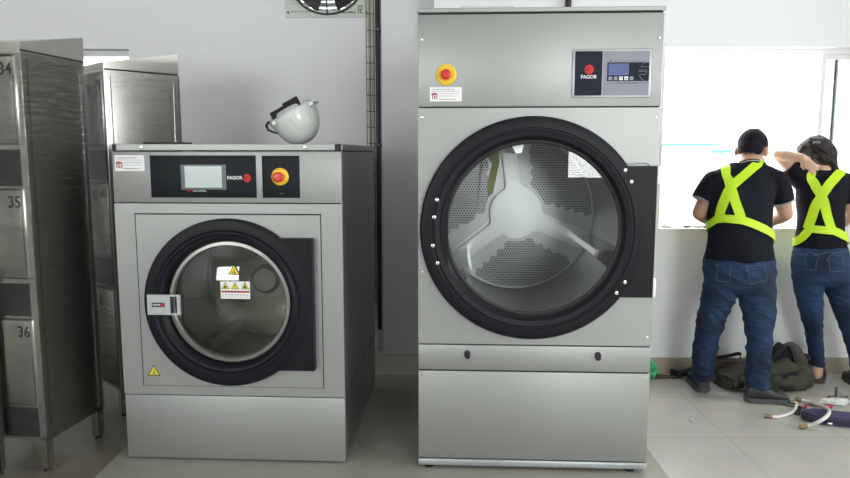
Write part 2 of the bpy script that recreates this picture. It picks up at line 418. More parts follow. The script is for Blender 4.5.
# baseboard under the window: separate tiles
b = new(); x = JX
for k in range(9):
    x1 = min(XR, .155+.6*(k+1)-.003 + .8-.35) if k else 1.085
    if x1 <= x: continue
    box(b, (x, YW-.009, 0), (x1, YW, .108), .002, 1); x = x1+.003
    if x >= XR: break
struct('baseboard_window', b, 'base')
def window(n, x0, x1, z0, z1, y, posts=()):
    t = bpy.data.objects.new('window_%d' % n, None); COL.objects.link(t); t['kind'] = 'structure'; t.location = ((x0+x1)/2, y, z0)
    c = Vector(t.location)
    b = new(); f = .035
    box(b, (x0, y, z1-f), (x1, y+.07, z1)); box(b, (x0, y, z0), (x1, y+.07, z0+.012)); box(b, (x0, y, z0+.012), (x0+.02, y+.07, z1-f)); box(b, (x1-f, y, z0+.012), (x1, y+.07, z1-f))
    obj('window_frame', shift(b, -c), 'frame_w', t, False); return t, c
t, c = window(1, wx0, wx1, wz0, wz1, YW+.08)
# two sliding sashes stacked in the right half, the left half stands open
sx = P(821.5, 57, YW+.09).x
for k, (a0, a1, yy) in enumerate(((sx, wx1-.04, YW+.082), (sx+.10, wx1-.04, YW+.118))):
    b = new(); z0, z1 = wz0+.014, wz1-.037; s = .03
    box(b, (a0, yy, z0), (a0+s, yy+.03, z1)); box(b, (a1-s, yy, z0), (a1, yy+.03, z1)); box(b, (a0+s, yy, z1-s), (a1-s, yy+.03, z1)); box(b, (a0+s, yy, z0), (a1-s, yy+.03, z0+s))
    so = obj('sash', shift(b, -c), 'frame_w', t, False)
    obj('pane', shift(box(new(), (a0+s, yy+.012, z0+s), (a1-s, yy+.016, z1-s)), -c), 'glass', so, False)
    if k == 0: 
        gx = P(837.5, 63.5, yy).x; obj('gasket', shift(box(new(), (gx-.006, yy+.016, z0+s), (gx+.006, yy+.028, z1-s)), -c), 'gasket', so, False)
t, c = window(2, w2[0], w2[1], w2[2], w2[3], YF+.08)
obj('pane', shift(box(new(), (w2[0]+.02, YF+.11, w2[2]+.012), (w2[1]-.035, YF+.114, w2[3]-.035)), -c), 'glass', t, False)
b = new(); box(b, (w2[0]+.02, YF+.09, w2[3]-.085), (w2[1]-.035, YF+.105, w2[3]-.08)); obj('mullion', shift(b, -c), 'frame_w', t, False)
for n, r in ((3, ra), (4, rb)):
    t, c = window(n, r[0], r[1], r[2], r[3], YB-.12)
    b = new(); m_ = (r[0]+r[1])/2; box(b, (m_-.025, YB-.11, r[2]+.012), (m_+.025, YB-.07, r[3]-.035)); obj('mullion', shift(b, -c), 'frame_w', t, False)
    obj('pane', shift(box(new(), (r[0]+.02, YB-.1, r[2]+.012), (r[1]-.035, YB-.096, r[3]-.035)), -c), 'glass', t, False)
t = bpy.data.objects.new('window_5', None); COL.objects.link(t); t['kind'] = 'structure'; t.location = (XR+.1, 0, rr_[2])  # frame and glass of the added, unseen right-hand opening
b = new(); ym = (rr_[0]+rr_[1])/2
for y0, y1, z0, z1 in ((rr_[0], rr_[1], 0, .03), (rr_[0], rr_[1], 1.465, 1.5), (rr_[0], rr_[0]+.035, .03, 1.465), (rr_[1]-.035, rr_[1], .03, 1.465), (ym-.03, ym+.03, .03, 1.465)): box(b, (-.03, y0, z0), (.03, y1, z1))
obj('window_frame', b, 'frame_w', t, False); obj('pane', box(new(), (.03, rr_[0]+.035, .03), (.034, rr_[1]-.035, 1.465)), 'glass', t, False)
# outdoors
struct('outside_ground', box(new(), (-70, -70, -3.2), (80, 120, -3.0)), 'out_ground')
def shed(x0, x1, Y, z0, ze, name, label, zr=None):
    t = thing(name, label, 'building', ((x0+x1)/2, Y, z0)); c = Vector(t.location)
    obj('wall', shift(box(new(), (x0, Y, z0), (x1, Y+8, ze)), -c), 'out_wall', t, False)
    b = new(); box(b, (x0-.3, Y-.4, ze), (x1+.3, Y+8.4, ze+(zr or .10))); obj('roof', shift(b, -c), 'out_cyan', t, False)
a_, b_ = P(600, 144, 42), P(712, 144, 42)
shed(a_.x, b_.x, 42, -3, P(690, 145.2, 42).z, 'warehouse', 'pale long building with a thin cyan roof edge beyond the open window')
a_, b_ = P(697, 150, 60), P(726, 150, 60)
shed(a_.x, b_.x, 60, -3, P(710, 152.6, 60).z, 'shed', 'small pale shed with cyan roof seen just left of the short-haired head', .22)

# ------------------------------------------------------------------ the washer
WO, WY = Vector((-1.4157, 3.1656, .004)), -.0521
washer = thing('washing_machine', 'wide low steel front-loading washing machine with black round door', 'washing machine', WO, WY)
WW, WD, WH = 1.0455, 1.122, 1.453
b = new()
box(b, (0, .02, .02), (.012, WD, WH)); box(b, (WW-.012, .02, .02), (WW, WD, WH)); box(b, (.012, WD-.012, .02), (WW-.012, WD, WH)); box(b, (.012, .02, WH-.012), (WW-.012, WD-.012, WH)); box(b, (.012, .02, .02), (WW-.012, WD-.012, .03))
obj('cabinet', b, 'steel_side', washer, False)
b = new(); box(b, (.02, .03, .0), (WW-.02, WD-.03, .02)); obj('plinth', b, 'black', washer, False)
for z in (.322, 1.452): obj('side_seam', box(new(), (WW+.0005, .03, z), (WW+.0015, WD, z+.004)), 'seam', washer, False)
obj('control_fascia', box(new(), (0, 0, 1.223), (WW, .02, 1.453), .004), 'steel', washer)
obj('kick_panel', box(new(), (0, 0, .008), (WW, .02, .318), .006), 'steel', washer)
DC = (.522, .768)
b = new(); holed(b, 0, WW, .322, 1.219, DC[0], DC[1], .345, 0, .02); obj('front_panel', b, 'steel', washer)
for z in (.31, 1.21): obj('panel_gap', box(new(), (.012, .018, z), (WW-.012, .03, z+.02)), 'seam', washer, False)
# recessed outline of the door panel
b = new(); X0, X1, Z0, Z1 = .093, .950, .364, 1.175; s = .006
for q in ((X0, X1, Z1-s, Z1), (X0, X1, Z0, Z0+s*.6), (X0, X0+s, Z0, Z1), (X1-s*.6, X1, Z0, Z1)): plate(b, *q, 0.0005, .002)
obj('door_panel_gap', b, 'seam', washer, False)
b = new(); holed(b, X0+s, X1-s*.6, Z0+s*.6, Z1-s, DC[0], DC[1], .345, -.006, -.0015); obj('door_panel', b, 'steel', washer)
# lid
b = new(); box(b, (.022, .0, 1.458), (WW-.03, .022, 1.487), .002, 1); obj('lid_strip', b, 'steel', washer)
for x0, x1 in ((.003, .0215), (WW-.0295, WW-.004)): obj('lid_end_cap', box(new(), (x0, .002, 1.458), (x1, .05, 1.486), .002, 1), 'black', washer)
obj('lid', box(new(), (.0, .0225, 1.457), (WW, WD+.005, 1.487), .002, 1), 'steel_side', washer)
for x in (.14, .885): 
    o = screw(washer, x, 1.472, 0, .009, 'steel_hi', 'lid_screw'); o.scale = (1, 1, 1)
# control panels
o = obj('control_panel', plate(new(), .177, .660, 1.247, 1.436, -.0005, .004, .001), 'panel', washer)
obj('screen_bezel', plate(new(), .318, .524, 1.283, 1.395, -.0045, .002), 'bezel', o, False)
obj('touch_screen', plate(new(), .336, .505, 1.292, 1.388, -.0065, .001), 'screen', o, False)
text('brand_lettering', 'FAGOR', .0205, 'white', o, .563, 1.336, -.0048, .0006, sx=1.02)
logo(o, .619, 1.335, .0180, -.0046, 'panel')
text('red_caption', 'TOUCH', .0105, 'redprint', o, .342, 1.277, -.0048, .0001, 'LEFT', .8); text('white_caption', 'PLUS CONTROL', .0105, 'white', o, .371, 1.277, -.0048, .0, 'LEFT', .8)
o = obj('stop_button_panel', plate(new(), .688, .857, 1.247, 1.435, -.0005, .004, .001), 'panel', washer)
obj('stop_button_base', lathe(new(), [(.039, -.0045), (.039, -.010), (.030, -.016), (0, -.016)], .770, 1.342, 40), 'yel', o)
obj('stop_button', lathe(new(), [(.016, -.016), (.016, -.028), (.0235, -.031), (.0225, -.041), (.015, -.046), (0, -.047)], .768, 1.340, 32), 'red', o)
obj('indicator', plate(new(), .765, .785, 1.262, 1.270, -.0045, .001), 'ink', o, False)
def company_label(par, x0, x1, z0, z1, y, n):
    o = obj('label', plate(new(), x0, x1, z0, z1, y, .0008), 'white', par, False); w, h = x1-x0, z1-z0; yy = y-.0008
    b = new()                                  # house shaped monogram
    cx, cz, s = x0+w*.145, z0+h*.38, h*.2
    prism(b, [(cx-s*1.35, cz+s*.55), (cx-s*.5, cz+s*1.1), (cx+s*.5, cz+s*1.1), (cx+s*1.3, cz+s*.55), (cx+s*1.0, cz+s*.4), (cx-s*1.0, cz+s*.4)], yy-.0005, yy)
    plate(b, cx-s*.85, cx-s*.5, cz-s*1.0, cz+s*.4, yy, .0005); plate(b, cx-s*.15, cx+s*.2, cz-s*1.0, cz+s*.4, yy, .0005)
    plate(b, cx+s*.2, cx+s*.95, cz-s*1.0, cz-s*.75, yy, .0005); plate(b, cx+s*.8, cx+s*1.12, cz-s*.8, cz-s*.3, yy, .0005); plate(b, cx+s*.2, cx+s*.95, cz-s*.35, cz-s*.12, yy, .0005); plate(b, cx+s*.72, cx+s*1.02, cz-s*.15, cz+s*.4, yy, .0005)
    obj('house_monogram', b, 'inkr', o, False)
    rnd = random.Random(n)
    for zf, xs, xe, hh, mm in ((.84, .07, .75, .035, 'inkg'), (.70, .07, .92, .016, 'inkr'), (.54, .28, .90, .018, 'inkg'), (.38, .28, .90, .018, 'inkg'), (.15, .28, .82, .022, 'inkr')):
        b = new(); q = x0+w*xs
        while q < x0+w*xe:                     # tiny unreadable words
            l = w*rnd.uniform(.02, .07); plate(b, q, min(q+l, x0+w*xe), z0+h*(zf-hh), z0+h*(zf+hh), yy, .0004); q += l+w*.014
        obj('small_print', b, mm, o, False)
company_label(washer, .013, .150, 1.366, 1.437, -.0002, 3)
def warn(par, x, z, s, y, mark='bang', back=True):
    b = new(); tri = [(x-s, z-s*.8), (x+s, z-s*.8), (x, z+s*.95)]; prism(b, tri, y-.0008, y); o = obj('warning_triangle', b, 'ink', par, False)
    k = .80; prism_b = new(); prism(prism_b, [(x+(px-x)*k, z-.12*s+(pz-z+.12*s)*k) for px, pz in tri], y-.0014, y-.0008); obj('triangle_field', prism_b, 'stick_y', o, False)
    b = new(); yy = y-.0014
    if mark == 'bang': plate(b, x-s*.08, x+s*.08, z-s*.25, z+s*.4, yy, .0005); plate(b, x-s*.09, x+s*.09, z-s*.58, z-s*.4, yy, .0005)
    elif mark == 'hand': prism(b, [(x-s*.35, z-s*.55), (x+s*.15, z-s*.55), (x+s*.4, z-s*.1), (x, z+s*.0), (x-s*.1, z+s*.35), (x-s*.25, z-s*.1)], yy-.0005, yy)
    else: plate(b, x-s*.4, x+s*.4, z-s*.56, z-s*.45, yy, .0005); prism(b, [(x-s*.08, z-s*.3), (x+s*.12, z-s*.3), (x+s*.03, z+s*.35)], yy-.0005, yy)
    obj('triangle_symbol', b, 'ink', o, False); return o
warn(washer, .150, .437, .030, -.0062, 'flash')
# door
door = obj('door', lathe(new(), [(.386, -.002), (.386, -.040), (.380, -.052), (.362, -.056), (.338, -.056), (.330, -.050), (.322, -.050), (.312, -.058), (.300, -.056), (.280, -.034), (.268, -.012), (.268, .02), (.34, .02), (.34, -.002)], DC[0], DC[1], 128, True), 'door', washer)
def hinge_shape(c, R, x1, dz0, dz1, y0, y1):
    a0, a1 = math.asin(dz0/R), math.asin(dz1/R); N = 24; b = new(); V = []
    for k in range(N+1):                               # strip between the ring and the straight edge
        a = a0+(a1-a0)*k/N; x, z = c[0]+R*math.cos(a), c[1]+R*math.sin(a); V.append([[b.verts.new((q, y, z)) for y in (y0, y1)] for q in (x, x1)])
    for k in range(N):
        A, B = V[k], V[k+1]
        for i, j in ((0, 0), (0, 1), (1, 0), (1, 1)): pass
        b.faces.new((A[0][0], A[1][0], B[1][0], B[0][0])); b.faces.new((A[0][1], A[1][1], B[1][1], B[0][1]))
        for q in (0, 1): b.faces.new((A[q][0], A[q][1], B[q][1], B[q][0]))
    for A in (V[0], V[N]): b.faces.new((A[0][0], A[1][0], A[1][1], A[0][1]))
    return b
obj('hinge_cover', hinge_shape(DC, .345, .917, -.306, .300, -.052, -.007), 'door', door)
GX, GZ = .538, .780
obj('door_glass_rim', lathe(new(), [(.283, -.037), (.276, -.046), (.262, -.048), (.256, -.038), (.256, -.012), (.283, -.012)], GX-.004, GZ-.004, 96, True), 'drum_w', door)
sag, RG = .045, .258
prof = [(RG*math.cos(t_), 0) for t_ in ()]
prof = [(RG*k/14, -.036-sag*(1-(k/14)**2)) for k in range(14, -1, -1)]
glass = obj('door_glass', lathe(new(), prof, GX, GZ, 96), 'glass_w', door)
def gy(x, z): return -.036-sag*(1-((x-GX)**2+(z-GZ)**2)/RG**2)
o = warn(door, .568, .930, .027, gy(.565, .905)-.002, 'flash'); o.name = 'glass_warning_triangle'
o = obj('warning_label', plate(new(), .508, .641, .800, .879, gy(.545, .80)-.001, .0012), 'white', door, False)
for k, mk in enumerate(('hand', 'bang', 'hand')): warn(o, .530+.0445*k, .859, .0185, gy(.545, .80)-.0022, mk)
b = new(); plate(b, .510, .639, .828, .837, gy(.545, .80)-.0022, .0004); obj('red_band', b, 'inkr', o, False)
b = new()
for k in range(9): plate(b, .514+.0136*k, .524+.0136*k, .816, .820, gy(.545, .80)-.0022, .0004); plate(b, .514+.0136*k, .523+.0136*k, .807, .810, gy(.545, .80)-.0022, .0004)
obj('small_print', b, 'inkg', o, False)
# handle: steel plate with a finger opening and a black badge
b = new(); x0, x1, z0, z1 = .164, .316, .720, .812; y0, y1 = -.072, -.0565
hx0, hx1, hz0, hz1 = .269, .301, .727, .805
for q in ((x0, hx0, z0, z1), (hx1, x1, z0, z1), (hx0, hx1, z0, hz0), (hx0, hx1, hz1, z1)): box(b, (q[0], y0, q[2]), (q[1], y1, q[3]))
h = obj('door_handle', b, 'rail', door, False)
o = obj('badge', plate(new(), .185, .245, .756, .776, y0, .0012, .0005), 'ink', h, False)
text('badge_lettering', 'FAGOR', .011, 'white', h, .208, .766, y0-.0014, .0003); obj('badge_roundel', disc(new(), .235, .766, .0075, y0-.0012, .0006, 20), 'redprint', h, False)
# drum behind the glass
obj('drum', lathe(new(), [(.268, .02), (.31, .03), (.315, .06), (.315, .50), (.30, .52), (.08, .53), (.06, .50), (0, .50)], GX, GZ, 72), 'drum_w', washer)
for k in range(3):
    b = new(); a = PI/2+.5+2*PI*k/3; c_ = Vector((GX+.285*math.cos(a), 0, GZ+.285*math.sin(a)))
    tube(b, [c_+Vector((0, .08, 0)), c_+Vector((0, .48, 0))], .035, 12); obj('drum_lifter', b, 'drum_w', washer)

# on the washer: hard hat and a flat black case
def wl(x, y, z): return WO + Vector((x*math.cos(WY)-y*math.sin(WY), x*math.sin(WY)+y*math.cos(WY), z))
LZ = 1.487+.004
hp = P(299, 143, 3.50); hp.z = LZ
hat = thing('hard_hat', 'white hard hat lying upside down on the washing machine', 'hard hat', hp, -.05)
rot = Matrix.Rotation(math.radians(-28), 3, 'Y')      # opening tilts up to the left
shell = new(); N_, K_ = 40, 14; rings = []
for inner in (0, 1):
    for k in range(K_+1):
        t_ = PI/2*k/K_; R = []
        for j in range(N_):
            a = 2*PI*j/N_; rr = 1-.03*inner
            R.append(Vector((.121*rr*math.sin(t_)**.85*math.cos(a), .106*rr*math.sin(t_)**.85*math.sin(a), -.158*rr*math.cos(t_)+.003*inner*0)))
        rings.append(R)
ord_ = rings[:K_+1]+rings[K_+1:][::-1]; V = [[shell.verts.new(p) for p in R] for R in ord_]
for i in range(len(V)-1):
    for j in range(N_):
        try: shell.faces.new((V[i][j], V[i][(j+1) % N_], V[i+1][(j+1) % N_], V[i+1][j]))
        except ValueError: pass
bmesh.ops.remove_doubles(shell, verts=shell.verts, dist=.0005)
def place(bm): 
    bmesh.ops.rotate(bm, cent=(0, 0, 0), matrix=rot, verts=bm.verts); return bm
off = None
tmp = [rot @ v.co for v in shell.verts]; lift = -min(p.z for p in tmp); HX = -[p.x for p in tmp if p.z < -lift+.0005][0]
def hobj(name, bm, m, par): return obj(name, shift(place(bm), (HX, 0, lift)), m, par)
sh = hobj('shell', shell, 'helmet', hat)
b = new()
brim = [Vector((.123*math.cos(2*PI*k/48), .109*math.sin(2*PI*k/48), 0)) for k in range(49)]
tube(b, brim, .004, 8, None); hobj('rim', b, 'helmet', sh)
b = new(); box(b, (.100, -.055, -.008), (.134, .055, 0), .003); hobj('peak', b, 'helmet', sh)
b = new(); tube(b, [Vector((.002, -.109*math.sin(t_), -.151*math.cos(t_))) for t_ in [PI/2*k/10-.2 for k in range(11)]], .004, 8); hobj('crown_ridge', b, 'helmet', sh)
for x_ in (-.085, .115): hobj('slot_boss', box(new(), (x_-.012, -.075 if x_ > 0 else -.098, -.022), (x_+.012, -.05 if x_ > 0 else -.075, -.001), .004), 'helmet', sh)
b = new(); tube(b, [Vector((.105*math.cos(2*PI*k/32), .088*math.sin(2*PI*k/32), .012)) for k in range(33)], .012, 8, None); hobj('headband', b, 'hband', hat)
b = new(); 
for (x0, x1, zz) in ((-.085, -.010, .042), (-.010, .070, .052)): box(b, (x0, -.085, -.02), (x1+.002, -.065, zz), .004)
box(b, (-.085, -.086, -.02), (-.068, .05, .037), .004); hobj('sweat_pad', b, 'hpad', hat)
b = new(); tube(b, [(-.118, -.04, .012), (-.134, -.05, .004), (-.134, -.06, -.022), (-.115, -.066, -.045), (-.1, -.068, -.06)], [.007, .007, .006, .005, .003], 8, 'round'); hobj('strap', b, 'black', hat)
pa, pb = P(143, 144, 3.45), P(184, 144, 3.45)
cs = thing('flat_case', 'thin flat black case lying on the left of the washing machine lid', 'case', (pa.x, 3.44, LZ), -.05)
obj('case_body', box(new(), (0, 0, 0), (pb.x-pa.x-.004, .14, .013), .004), 'black', cs); obj('clasp', box(new(), (.02, -.004, .003), (.05, .0, .010), .001), 'hpad', cs)

# ------------------------------------------------------------------ the dryer
DO, DY = Vector((-.031, 3.0664, .004)), -.0492
dryer = thing('tumble_dryer', 'tall steel tumble dryer with large black round glass door', 'tumble dryer', DO, DY)
DW, DD, DH = 1.0394, 1.20, 2.058
b = new(); box(b, (0.001, .02, .022), (.013, DD, DH-.004)); box(b, (DW-.013, .02, .022), (DW-.001, DD, DH-.004)); box(b, (.013, DD-.012, .022), (DW-.013, DD, DH-.004)); box(b, (.013, .02, DH-.016), (DW-.013, DD-.012, DH-.004)); box(b, (.013, .02, .03), (DW-.013, DD-.012, .04))
obj('cabinet', b, 'steel_side', dryer, False)
obj('top_rim', box(new(), (-.002, -.008, 2.040), (DW+.004, DD, DH), .002, 1), 'steel', dryer)
for z0, z1 in ((2.030, 2.040), (1.638, 1.648), (.585, .594), (.464, .473), (.046, .052)): obj('panel_gap', box(new(), (.006, .006, z0-.004), (DW-.006, .0205, z1+.004)), 'seam', dryer, False)
obj('upper_panel', box(new(), (.001, 0, 1.6455), (DW-.001, .02, 2.033), .003), 'steel', dryer)
EC = (.499, 1.115)
b = new(); holed(b, .001, DW-.001, .593, 1.6395, EC[0], EC[1], .44, 0, .02); obj('door_panel', b, 'steel', dryer)
o = obj('filter_panel', box(new(), (.001, 0, .4715), (DW-.001, .02, .587), .003), 'steel', dryer)
for x in (.222, .806):
    b = new(); lathe(b, [(.013, 0), (.013, -.008), (.010, -.011), (0, -.011)], x, .551, 24); lathe(b, [(.013, 0), (.012, -.006), (0, -.007)], x+.001, .536, 24); box(b, (x-.013, -.006, .536), (x+.013, 0, .551)); obj('filter_latch', b, 'black', o)
obj('lower_panel', box(new(), (.001, 0, .052), (DW-.001, .02, .4655), .003), 'steel', dryer)
obj('base_rail', box(new(), (0, -.004, .018), (DW, .03, .0475), .003), 'rail', dryer)
for x, z in ((.018, 1.93), (1.022, 1.93), (.018, 1.60), (1.022, 1.60), (.018, 1.19), (.018, .92), (.018, .632), (1.02, .632), (.018, .447), (1.02, .447)): screw(dryer, x, z, 0, .0055)
for x in (.08, .36, .65, .94): screw(dryer, x, .034, -.004, .0055)
for x, y in ((.05, .03), (.97, .03), (.05, DD-.06), (.97, DD-.06)):
    b = new(); tube(b, [(x, y, 0), (x, y, .007)], .022, 16); tube(b, [(x, y, .007), (x, y, .03)], .008, 10); obj('foot', b, 'black', dryer)
obj('stop_button_base', lathe(new(), [(.045, 0), (.045, -.004), (.040, -.008), (0, -.008)], .122, 1.781, 40), 'yel', dryer)
obj('stop_button', lathe(new(), [(.015, -.008), (.015, -.022), (.0225, -.025), (.0215, -.035), (.014, -.040), (0, -.041)], .1215, 1.780, 32), 'red', dryer)
company_label(dryer, .052, .190, 1.668, 1.729, -.0002, 9)
# control panel
cp = obj('control_panel', plate(new(), .660, .992, 1.681, 1.884, 0, .006, .005), 'rail', dryer)
obj('brand_field', plate(new(), .670, .785, 1.690, 1.875, -.006, .001), 'navyp', cp, False)
obj('grey_field', plate(new(), .787, .982, 1.690, 1.875, -.006, .001), 'greyp', cp, False)
logo(cp, .730, 1.799, .0195, -.0072, 'navyp'); text('brand_lettering', 'FAGOR', .0205, 'white', cp, .729, 1.768, -.0073, .0003)
ds = obj('display_field', plate(new(), .806, .981, 1.750, 1.828, -.007, .0008), 'navyp', cp, False)
obj('lcd_screen', plate(new(), .811, .897, 1.774, 1.823, -.0078, .0006), 'lcd', ds, False)
for k in range(5):
    bx = .812+.0222*k; o = obj('button', plate(new(), bx, bx+.0155, 1.754, 1.769, -.0078, .0010, .0004), 'greyp' if k not in (2, 3) else 'white', ds, False)
    if k in (2, 3):
        s = .004*(1 if k == 3 else -1); prism_b = new(); prism(prism_b, [(bx+.0035, 1.7615-s), (bx+.012, 1.7615-s), (bx+.00775, 1.7615+s)], -.0093, -.0088); obj('arrow_mark', prism_b, 'ink', ds, False)
def line(bm, pts, y, w=.0008): tube(bm, [(x, y, z) for x, z in pts], w, 6)
b = new()                                          # outline of the roundel emblem, cut by the panel edge
line(b, [(.980, 1.827), (.965, 1.826), (.952, 1.819), (.944, 1.809), (.980, 1.809)], -.0079)
line(b, [(.937, 1.795), (.974, 1.795), (.972, 1.786), (.964, 1.777), (.942, 1.777), (.944, 1.766), (.952, 1.757), (.962, 1.752)], -.0079); line(b, [(.937, 1.790), (.970, 1.790)], -.0079)
obj('emblem_outline', b, 'greyp', ds, False)
b = new(); plate(b, .815, .824, 1.832, 1.836, -.007, .0004); plate(b, .830, .975, 1.833, 1.834, -.007, .0004); obj('panel_rule', b, 'ink', cp, False)
b = new()
for k in range(16): plate(b, .842+.0062*k, .846+.0062*k, 1.740, 1.7435, -.007, .0004)
plate(b, .806, .836, 1.7405, 1.7415, -.007, .0004); plate(b, .944, .980, 1.7425, 1.7435, -.007, .0004); obj('small_print', b, 'ink', cp, False)
# door: stepped black ring, hinge plate, glass
dd = obj('door', lathe(new(), [(.489, -.002), (.489, -.030), (.482, -.042), (.470, -.046), (.440, -.046), (.436, -.042), (.430, -.042), (.426, -.046), (.404, -.042), (.392, -.026), (.384, -.022), (.384, .02), (.45, .02), (.45, -.002)], EC[0], EC[1], 160, True), 'door', dryer)
obj('hinge_plate', hinge_shape(EC, .446, 1.024, -.293, .277, -.0425, -.022), 'door', dd)
b = new()                                          # straight handle segment on the left of the opening
pol = [(EC[0]+.40*math.cos(a), EC[1]+.40*math.sin(a)) for a in [PI-.42+.84*k/12 for k in range(13)]]
prism(b, pol, -.040, -.010); obj('handle_segment', b, 'door', dd)
for x, z in ((.085, 1.245), (.073, 1.170), (.068, 1.045), (.088, .968), (.887, 1.374), (.915, 1.325), (.902, .890), (.868, .842)): screw(dd, x, z, -.045 if x < .5 else -.046, .009, 'steel_hi', 'bolt')
for z0, z1 in ((1.315, 1.392), (.822, .905)): obj('hinge_pin', box(new(), (1.024, -.040, z0), (1.038, -.010, z1), .004), 'white', dd)
obj('latch_wire', tube(new(), [(.905, -.012, 1.400), (.985, -.012, 1.405), (1.0, -.012, 1.393)], .0025, 6), 'steel_hi', dd)
GC = (.517, 1.115)
obj('door_glass', lathe(new(), [(.386, -.016), (0, -.016)], EC[0], EC[1], 96), 'glass_d', dd)
obj('glass_ring', lathe(new(), [(.398, -.020), (.378, -.026), (.370, -.022), (.370, -.012), (.398, -.012)], EC[0]+.004, EC[1]+.002, 96, True), 'rubber', dd)
# drum
RB, YD = .445, .90
db = new(); lathe(db, [(.44, .02), (.455, .03), (.455, .10)], EC[0], EC[1], 96); obj('drum_mouth', db, 'steel_hi', dryer)
db = new(); uv = db.loops.layers.uv.new('UVMap'); N_ = 96; prof = [(.455, .10), (.455, .86), (.44, .90)]
rr = [[db.verts.new((EC[0]+r*math.cos(2*PI*k/N_), y, EC[1]+r*math.sin(2*PI*k/N_))) for k in range(N_)] for r, y in prof]
for i in range(2):
    for k in range(N_):
        f = db.faces.new((rr[i][k], rr[i][(k+1) % N_], rr[i+1][(k+1) % N_], rr[i+1][k]))
        for l, (kk, ii) in zip(f.loops, ((k, i), (k+1, i), (k+1, i+1), (k, i+1))): l[uv].uv = (kk/N_*2*PI*.455, prof[ii][1])
drum = obj('drum', db, 'perf_w', dryer)
obj('drum_back', lathe(new(), [(.445, .90), (0, .90)], EC[0], EC[1], 96), 'drum', drum)
def polar(r, a): return (EC[0]+r*math.cos(math.radians(a)), EC[1]+r*math.sin(math.radians(a)))
ARMS = (98, 218, 338)
# perforated fields with stepped sides between the three arms
for a0 in ARMS:
    pb_ = new(); uv = pb_.loops.layers.uv.new('UVMap'); pts = []
    steps = 5; rin, rout = .17, .43
    for k in range(steps):                          # zigzag up along one arm
        r0 = rin+(rout-rin)*k/steps; r1 = rin+(rout-rin)*(k+1)/steps
        pts.append(polar(r0+.012, a0+math.degrees(.088/r0)+5)); pts.append(polar(r1, a0+math.degrees(.118/r1)+5))
    for k in range(1, 12): pts.append(polar(rout, a0+28+64*k/12))
    for k in range(steps-1, -1, -1):
        r0 = rin+(rout-rin)*k/steps; r1 = rin+(rout-rin)*(k+1)/steps
        pts.append(polar(r1, a0+120-math.degrees(.118/r1)-5)); pts.append(polar(r0+.012, a0+120-math.degrees(.088/r0)-5))
    for k in range(1, 6): pts.append(polar(rin, a0+120-math.degrees(.075/rin)-4-(120-2*math.degrees(.075/rin)-8)*k/6))
    f = pb_.faces.new([pb_.verts.new((x, .897, z)) for x, z in pts])
    for l in f.loops: l[uv].uv = (l.vert.co.x, l.vert.co.z)
    bmesh.ops.triangulate(pb_, faces=pb_.faces[:]); obj('perforated_field', pb_, 'perf', drum, False)
# three-armed cover: hub with concave shoulders
def spider(bm, hub, hw, ro, y0, y1, p=7):
    pts = []
    for k in range(360):
        th = k; best = 0
        for a0 in ARMS:
            d_ = abs((th-a0+180) % 360-180)
            if d_ < 80: best = max(best, min(ro, hw/max(1e-3, math.sin(math.radians(d_)))))
        r_ = min(ro, (hub**p+best**p)**(1/p)); pts.append(polar(r_, th))
    ca, cb = bm.verts.new((EC[0], y0, EC[1])), bm.verts.new((EC[0], y1, EC[1]))
    A = [bm.verts.new((x, y0, z)) for x, z in pts]; B = [bm.verts.new((x, y1, z)) for x, z in pts]
    for i in range(360):
        j = (i+1) % 360; bm.faces.new((ca, A[i], A[j])); bm.faces.new((cb, B[j], B[i])); bm.faces.new((A[i], B[i], B[j], A[j]))
    return bm
obj('spider_flange', spider(new(), .150, .050, .432, .893, .8985, 8), 'spider', drum, True)
sp0 = obj('drum_spider', spider(new(), .142, .034, .430, .862, .893), 'spider', drum, True)
obj('spider_step', spider(new(), .133, .026, .425, .855, .862), 'spider', sp0, True)
for a0 in ARMS:                                     # lifting ribs along the drum wall
    b = new(); p0 = polar(.45, a0); tip = polar(.335, a0); t_ = Vector((-math.sin(math.radians(a0)), math.cos(math.radians(a0))))
    pl = [Vector(p0)+t_*.055, Vector(tip)+t_*.014, Vector(tip)-t_*.014, Vector(p0)-t_*.055]
    prism(b, [tuple(q) for q in pl], .16, .86); obj('drum_rib', b, 'steel_hi', drum, False)
b = new()                                           # strip of lime film left behind the upper rib
prism(b, [polar(.43, 108), polar(.36, 118), polar(.30, 116), polar(.23, 134), polar(.175, 150), polar(.165, 140), polar(.23, 118), polar(.30, 108), polar(.43, 104)], .890, .896); obj('film_strip', b, 'lime', drum, False)
# pale board on the dryer, conduit behind it
pa, pb = P(461, 6, 3.08), P(515, 6, 3.08)
tag(obj('board', box(new(), (0, 0, 0), (pb.x-pa.x, .3, .012), .002, 1), 'board', None, True, (pa.x, 3.075, .004+DH+.0005)), 'thin pale board lying flat on top of the tumble dryer', 'board')
cd = P(568.5, 0, YW-.02)
o = tag(obj('conduit', tube(new(), [(0, 0, 0), (0, 0, 1.6)], .019, 14), 'pipe', None, True, (cd.x, YW-.02, H-1.6)), 'black vertical conduit on the white wall above the tumble dryer', 'pipe')

